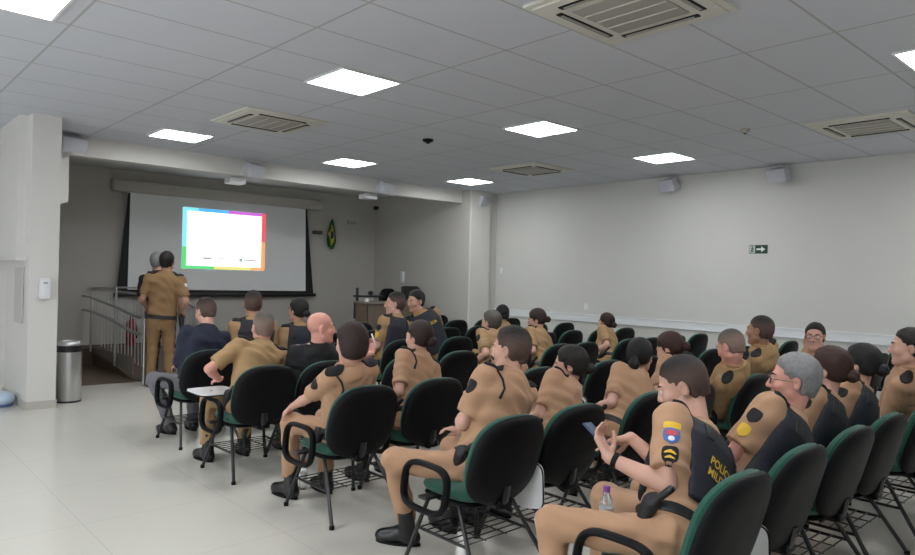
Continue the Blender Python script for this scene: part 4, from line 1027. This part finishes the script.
    # ================= vest
    if vest:
        Vv = Fld()
        Vv.loft(hip, F, [(z, a+.026, b_+.030, c) for z, a, b_, c in tab], 0.03, zlo=0.10*zs, zhi=0.525*zs)
        Vv.cone(P(-sw*0.62, -0.012, .486), P(sw*0.62, -0.012, .486), 0.067*s, 0.067*s, 0.03)
        for i, (Sh, El, W) in enumerate(arms):
            sd = -1 if i == 0 else 1
            Vv.cone(Sh+X*sd*0.025+(El-Sh)*0.05, El+(El-Sh)*0.2+X*sd*0.02, 0.076*s*bulk, 0.080*s*bulk, 0.015, 's'); Vv.cone(Sh+X*sd*0.03, Sh+X*sd*0.03+tz*0.2, .060*s, .10, 0.015, 's')
        Vv.cone(P(0, -0.005, .525), P(0, 0.03, .68), 0.074*s, 0.10*s, 0.012, 's')
        Vv.plane(P(0, 0, .115), -tz)
        vo = Vv.build('vest', MVEST, body, cl)
        for sd in (-1, 1):
            decal(Vv, 'vest_strap', MBELT, vo, P(sd*0.10, -0.1, .43), Y*0.8-tz*0.6, tz, 0.05, 0.085, 0.006, 'rect')
        if vtext:
            for k, line in enumerate(vtext):
                text_on(Vv, 'vest_lettering', line, MYEL, vo, P(0.02, -0.05, vtz-0.054*k), Y, tz, 0.036)
    if watch:
        Sh, El, W = arms[0]; a = nrm(W-El); q = W-a*0.030; e1 = nrm(np.cross(a, V3(0, 0, 1))); e2 = np.cross(a, e1)
        b = MB(); rr_ = .0295*s; n = 24; prof = [(rr_, -.012), (rr_+.006, -.010), (rr_+.006, .010), (rr_, .012)]
        vs = [q+a*z+(e1*cos(2*pi*k/n)+e2*sin(2*pi*k/n))*r for r, z in prof for k in range(n)]
        b.add(vs, [(i*n+k, i*n+(k+1) % n, ((i+1) % 4)*n+(k+1) % n, ((i+1) % 4)*n+k) for i in range(4) for k in range(n)]); b.build('watch', MBLK, body)
    body['_j'] = 0
    del body['_j']
    wl_ = lambda p_: Vector(Rz@np.asarray(p_)+org)
    return dict(body=body, org=org, Rz=Rz, arms=arms, P=P, Q=Q, world=wl_, pos=pos, X=X, Y=Y, tz=tz)
YPATCH = [('sleeve_arc', 0.070, MYEL, 0.075, 0.028, 'rect'), ('sleeve_badge', 0.118, mat('badge_blue', (0.06, 0.14, 0.42), 0.6), 0.072, 0.075, 'shield'), ('badge_field', 0.105, mat('badge_red', (0.5, 0.06, 0.08), 0.6), 0.050, 0.026, 'rect'), ('badge_field', 0.132, MPLAST, 0.028, 0.022, 'ellipse'), ('rank_badge', 0.205, MBSH, 0.072, 0.082, 'shield'), ('chevron', 0.198, MYEL, 0.052, 0.030, 'chevron'), ('chevron', 0.218, MYEL, 0.044, 0.024, 'chevron')]
FARPATCH = [('sleeve_badge', 0.09, MBSH, 0.07, 0.075, 'shield'), ('rank_badge', 0.175, MYEL, 0.06, 0.065, 'shield')]
DARKPATCH = [('sleeve_badge', 0.09, MBSH, 0.07, 0.085, 'shield')]
occ = []
def seat(row, x, kind, who, dy=0.0):
    occ.append((row, x)); return chair(x, ROWY(row)+dy, kind, f'lecture chair taken by {who}')
def sit(label, who, row, px, kind='plain', x=None, dy=-0.02, off=0.0, **k):
    if row >= 3: k.setdefault('shirt', MTAN3); k.setdefault('trousers', MTAN3)
    lean = k.get('lean', 0.05)
    if x is None:
        hy = ROWY(row)+dy; d = ray(*px); t = (hy+lean*0.7)/d[1]; x = d[0]*t
    seat(row, x, kind, who, dy+0.02)
    return person(label, pos=(x+off, ROWY(row)+dy), head_px=px, **k)
N_ = 0.007; M_ = 0.0095; Fr = 0.0125
# --- the five along the left aisle
E_ = sit('officer in dark vest with yellow lettering looking down at a phone, nearest the camera', 'the vested officer with the phone nearest the camera', 0, (683, 386), x=2.62, dy=-0.05, off=0.05, lean=0.15, s=1.05, hunch=0.075, nk=0.175, bulk=1.18, vtz=0.33, twist=radians(-14), heading=radians(26), hpitch=radians(23),
         skin='fair', hair='crop', hcol='dark', fade='dark', vest=True, vtext=('POLÍCIA', 'MILITAR'), patch=YPATCH, pdir=(-0.85, -0.5, 0.1), watch=True, res=N_, lh=(-0.10, 0.28, 0.82), rh=(0.05, 0.27, 0.89), lf=(0.12, 0.62, 0.70), ln=(0.30, -0.65, 0.70), lcurl=0.75, rf=(-0.50, 0.75, -0.30), rn=(-0.35, -0.2, -0.9), rpoint=True, rcurl=0.8,
         lpole=(-0.85, -0.1, -0.9), knees=((-0.31, 0.42, 0.545), (0.20, 0.50, 0.53)), feet=((-0.27, 0.42, 0.09), (0.20, 0.52, 0.09)))
D_ = sit('officer with short dark hair and black holster on the aisle, second nearest the camera', 'the dark-haired officer second nearest along the aisle', 1, (511, 350), x=2.71, off=0.08, lean=0.06, heading=radians(16), hpitch=radians(3),
         skin='fair', hair='short', hcol='dark', fade='dark', lanyard=True, patch=DARKPATCH, res=N_, lh=(0.05, 0.26, 0.76), lpole=(-0.6, 0.0, -1), lf=(1, 0.15, 0.05), ln=(0, -1, -0.3), rh=(0.12, 0.30, 0.66), lcurl=0.5, knees=((-0.37, 0.36, 0.55), (0.16, 0.45, 0.53)), feet=((-0.20, 0.44, 0.09), (0.15, 0.46, 0.09)))
C_ = sit('woman officer with dark bobbed hair, hand on her knee, on the aisle', 'the bob-haired woman officer', 2, (351, 344), x=2.65, lean=0.04, heading=radians(6), hpitch=radians(4), fem=True, skin='fair', hair='bob', hcol='brown', lanyard=True, glasses=True, patch=DARKPATCH,
         res=M_-0.001, lh=(-0.20, 0.34, 0.66), lf=(-0.05, 0.75, -0.6), ln=(0.1, -0.5, -0.8), knees=((-0.17, 0.41, 0.535), (0.12, 0.42, 0.53)), feet=((-0.17, 0.40, 0.09), (0.10, 0.36, 0.09)))
B_ = sit('older officer with greying clipped hair and an arm on a white writing tablet', 'the greying officer with the open tablet', 3, (263, 327.5), 'open', x=2.575, lean=0.05, heading=radians(-4), skin='pink', hair='crop', hcol='salt', fade='greyish', res=M_-0.001,
         lh=(-0.13, 0.32, 0.70), lpole=(-0.8, -0.1, -0.3), lf=(0.4, 0.9, 0), knees=((-0.16, 0.44, 0.535), (0.17, 0.44, 0.53)))
A_ = sit('man in navy jacket and grey trousers seated on the aisle', 'the man in the navy jacket', 4, (206, 312), x=2.65, off=-0.02, hunch=0.05, lean=0.10, heading=radians(12), hpitch=radians(18), skin='fair', hair='crop', hcol='brown', fade='dark', shirt=MNAVY, trousers=MGREYT, sleeves='long', epaulettes=False, belt=False, boots=False, res=M_,
         knees=((-0.24, 0.44, 0.54), (0.14, 0.45, 0.53)), feet=((-0.10, 0.36, 0.09), (0.14, 0.40, 0.09)), lh=(-0.05, 0.33, 0.68))
# --- second column
E2_ = sit('grey-haired officer with glasses and dark vest, in profile', 'the grey-haired officer with glasses', 0, (794, 381), 'folded', x=3.30, lean=0.05, nk=0.165, bulk=1.12, heading=radians(24), skin='pink', hair='short', hcol='grey', vest=True, glasses=True, patch=FARPATCH, res=M_-0.0015)
D2_ = sit('woman officer with dark hair in a low bun, looking left in profile', 'the woman officer with a low dark bun', 1, (570, 366), 'folded', x=3.28, lean=0.05, heading=radians(33), hpitch=radians(4), fem=True, skin='fair', hair='bun', hcol='dark', lanyard=False, res=M_-0.0015)
C2_ = sit('woman officer with brown bun behind the bob-haired woman', 'the brown-bunned woman officer beside the bald man', 2, (419, 338), x=3.26, lean=0.04, heading=radians(14), fem=True, skin='fair', hair='bun', hcol='brown', lanyard=True, res=M_)
BALD_ = sit('bald man in black shirt turned to the right, one hand raised', 'the bald man in black', 3, (321, 328.5), x=3.13, lean=0.02, heading=radians(-112), rz=radians(-14), skin='pink', hair='bald', shirt=MBSH, trousers=MBSH, sleeves='short', epaulettes=False, belt=False, heavy=0.22, res=M_,
            rh=(0.66, 0.22, 0.86), rpole=(0.3, 0.0, -1), rf=(0.25, 0.2, 0.9), rn=(-0.6, -0.5, 0.2), rcurl=0.9)
# --- the vested ones at right of the nearest row
P13 = sit('woman officer with auburn bun and dark vest beside the grey-haired man', 'the auburn-bunned woman officer', 0, (829, 370), x=3.97, lean=0.03, nk=0.16, heading=radians(-2), fem=True, skin='fair', hair='bun', hcol='auburn', vest=True, res=M_, patch=FARPATCH)
P14 = sit('officer with thick black hair and dark vest right of the auburn bun', 'the black-haired vested officer', 0, (861, 365), x=4.56, lean=0.03, nk=0.16, heading=radians(-6), fem=True, skin='mid', hair='bun', hcol='black', vest=True, res=M_, patch=FARPATCH)
P15 = sit('officer in tan looking left in profile at the right edge', 'the officer at the right edge', 0, (909, 348), x=5.88, lean=0.0, heading=radians(20), skin='fair', hair='short', hcol='dark', res=M_, epaulettes=True)
# --- second nearest row, further in
P16 = sit('woman officer with black ponytail leaning forward in tan', 'the woman officer with the black ponytail', 1, (640, 357), x=4.08, lean=0.14, rz=radians(-28), nk=0.135, heading=radians(-75), hpitch=radians(8), fem=True, skin='fair', hair='pony', hcol='black', res=M_, epaulettes=False)
P17 = sit('woman officer with reddish brown hair bowed behind the phone user', 'the bowed brown-haired woman officer', 1, (670, 349), x=4.66, hunch=0.05, lean=0.10, heading=radians(8), hpitch=radians(22), fem=True, skin='fair', hair='bun', hcol='auburn', res=M_)
P18 = sit('clipped-hair officer bowing his head, tan shirt with black arm badge', 'the bowed clipped-hair officer', 1, (731, 347), shirt=MTAN3, hunch=0.02, lean=-0.10, heading=radians(-8), hpitch=radians(22), skin='pink', hair='crop', hcol='salt', fade='greyish', res=M_, patch=FARPATCH)
P19 = sit('officer with shaved head sitting upright beside the rail on the right wall', 'the upright shaved-head officer', 1, (760, 331), shirt=MTAN3, lean=0.04, heading=radians(2), skin='tan', hair='crop', hcol='dark', fade='dark', res=M_)
P20 = sit('man with glasses turned round to face the camera', 'the man with glasses facing back', 1, (815, 337), lean=0.02, rz=radians(40), heading=radians(102), skin='fair', hair='short', hcol='dark', glasses=True, res=M_-0.001, epaulettes=False)
# --- third and fourth rows
P29 = sit('officer in tan almost hidden behind the dark-haired man', 'the officer hidden behind the dark-haired man', 2, (507, 342), lean=0.15, heading=radians(0), skin='mid', hair='short', hcol='dark', res=Fr, patch=DARKPATCH)
P25 = sit('officer with grey curly hair leaning forward in the middle rows', 'the grey curly-haired officer', 3, (491, 323), lean=0.14, heading=radians(6), skin='fair', hair='curly', hcol='salt', res=M_, patch=DARKPATCH)
P27 = sit('woman officer with high brown bun looking down', 'the woman officer with the high bun', 3, (537, 320), lean=0.10, heading=radians(30), hpitch=radians(14), fem=True, skin='fair', hair='bun', hcol='brown', res=M_)
P28 = sit('woman officer with dark hair pulled back, alone among empty seats by the wall', 'the lone woman officer near the wall', 3, (606, 323), lean=0.10, heading=radians(2), fem=True, skin='fair', hair='bun', hcol='brown', res=M_)
P26 = sit('officer with thick black hair behind the grey curly head', 'the black-haired officer in the middle rows', 4, (502, 314.5), lean=0.06, heading=radians(-20), skin='mid', hair='bun', fem=True, hcol='black', res=Fr, epaulettes=False)
# --- front rows
P21 = sit('officer in dark vest with yellow back print in front of the greying man', 'the vested officer ahead of the greying man', 4, (253, 304), lean=0.04, heading=radians(-22), skin='mid', hair='crop', hcol='dark', fade='dark', vest=True, vtext=('POLÍCIA',), res=Fr-0.002)
P22 = sit('woman officer in dark vest with black bun ahead of the bald man', 'the vested woman officer ahead of the bald man', 4, (298, 311), lean=0.04, heading=radians(14), fem=True, skin='mid', hair='bun', hcol='black', vest=True, res=Fr-0.002)
P23 = sit('officer in vest looking left near the stage desk', 'the officer looking left near the desk', 4, (395, 304), x=4.90, lean=0.06, rz=radians(15), heading=radians(50), skin='fair', hair='short', hcol='dark', fade='dark', vest=True, patch=FARPATCH, res=M_)
P24 = sit('officer in vest with yellow print turned round towards his left neighbour', 'the officer turned round near the desk', 4, (416, 301.5), x=5.75, lean=0.02, rz=radians(-12), heading=radians(90), hpitch=radians(8), skin='fair', hair='short', hcol='dark', vest=True, vtext=('POLÍCIA',), patch=FARPATCH, res=M_)
# --- standing pair
P1 = person('standing officer in brown uniform with his back to the camera, black belt', pos=(3.42, 9.72), head_px=(167, 262), stand=True, rz=radians(-27), heading=radians(-34), s=1.03, lean=0.02, skin='mid', hair='short', hcol='dark', shirt=MTAN2, trousers=MTAN2, holster='R', rpatch=True, res=M_, lh=(-0.20, 0.20, 1.06), rh=(0.25, 0.12, 1.03))
P2 = person('standing grey-haired man half hidden behind the officer by the ramp', pos=(3.62, 10.22), head_px=(157.5, 262), stand=True, rz=radians(-30), heading=radians(-40), s=1.02, lean=0.02, skin='fair', hair='short', hcol='grey', shirt=MBSH, trousers=MNAVY, epaulettes=False, holster=None, res=M_, lh=(-0.2, 0.2, 1.05))
# --- empty chairs
# (row, first column, last column)
for r, c0, c1 in ((0, 4, 6), (1, 2, 10), (2, 2, 10), (3, 2, 10), (4, 2, 10), (5, 2, 10), (6, 4, 10), (7, 8, 9)):
    for c in range(c0, c1+1):
        x = COLX(c)+random.uniform(-0.03, 0.03)
        if any(rr == r and abs(ox-x) < 0.46 for rr, ox in occ): continue
        kind = 'open' if (r, c) in ((4, 6), (5, 6), (3, 4), (3, 6), (4, 3)) else ('folded' if (r+c*2) % 5 == 0 or (r, c) in ((2, 4), (1, 2)) else 'plain')
        chair(x, ROWY(r)+random.uniform(-0.03, 0.03), kind, f'empty lecture chair in the {ROWN[r]}, {ORD[c]} place from the left aisle', random.uniform(-0.04, 0.04))
# ------------------------------------------------------------------ small things held and standing about
# phone of the nearest officer
W = E_['arms'][0][2]; c = E_['world'](W+np.array([0.045, 0.095, 0.075]))
ph = empty('mobile_phone', c, 0, 'dark blue phone held by the nearest officer', 'phone'); ph.rotation_euler = (radians(38), radians(6), radians(10))
b = MB(); b.box((0, 0, 0), (0.078, 0.158, 0.010), bev=0.004); b.build('case', mat('phone_case', (0.02, 0.045, 0.13), 0.4), ph)
b = MB(); b.box((0, 0, 0.0056), (0.070, 0.148, 0.001)); b.build('screen', mat('phone_screen', (0.02, 0.025, 0.035), 0.12, emit=(0.20, 0.26, 0.36), estr=0.35), ph, smooth=False)
W = BALD_['arms'][1][2]; c = BALD_['world'](W+np.array([0.03, 0.02, 0.12]))
ph = empty('mobile_phone', c, 0, 'white phone in the raised hand of the bald man', 'phone'); ph.rotation_euler = (radians(70), 0, radians(50))
b = MB(); b.box((0, 0, 0), (0.07, 0.14, 0.009), bev=0.003); b.build('case', MPLAST, ph)
b = MB(); b.box((0, 0, 0.0052), (0.062, 0.126, 0.001)); b.build('screen', mat('phone_screen_lit', (0.1, 0.1, 0.1), 0.2, emit=(0.8, 0.85, 0.9), estr=0.6), ph, smooth=False)
MPET = mat('clear_plastic', (0.92, 0.95, 0.97), 0.08, trans=0.9)
def bottle(loc, capc, label, tilt=0.0):
    r = empty('water_bottle', loc, 0, label, 'bottle')
    r.rotation_euler = (tilt, 0, 0)
    b = MB(); b.lathe([(0.026, 0.0), (0.031, 0.006), (0.031, 0.05), (0.0285, 0.06), (0.031, 0.07), (0.031, 0.13), (0.028, 0.148), (0.016, 0.178), (0.013, 0.19), (0.013, 0.196)], n=24); b.build('body', MPET, r)
    b = MB(); b.lathe([(0.0155, 0.190), (0.0155, 0.213), (0.0135, 0.215)], n=20); b.build('cap', mat('cap_'+label[:3], capc, 0.4), r)
    b = MB(); b.lathe([(0.0315, 0.078), (0.0315, 0.122)], n=24); b.build('wrapper', mat('bottle_wrap', (0.62, 0.66, 0.70), 0.4), r)
p = on_plane(303, 489, 2, 0.0); bottle((p[0], p[1], 0.0), (0.55, 0.02, 0.02), 'small clear water bottle with red cap on the floor under the bob-haired woman')
bottle((2.585, 1.80, 0.474), (0.22, 0.06, 0.30), 'clear water bottle with purple cap between the knees of the nearest officer')

# ------------------------------------------------------------------ world, view
w = bpy.data.worlds.new('world'); SC.world = w; w.use_nodes = True
w.node_tree.nodes['Background'].inputs['Color'].default_value = (0.5, 0.55, 0.6, 1); w.node_tree.nodes['Background'].inputs['Strength'].default_value = 0.2
SC.view_settings.view_transform = 'Standard'; SC.view_settings.look = 'None'; SC.view_settings.gamma = 1; SC.view_settings.use_curve_mapping = False
SC.view_settings.exposure = EXPOSURE
SC.cycles.max_bounces = 8; SC.cycles.diffuse_bounces = 5
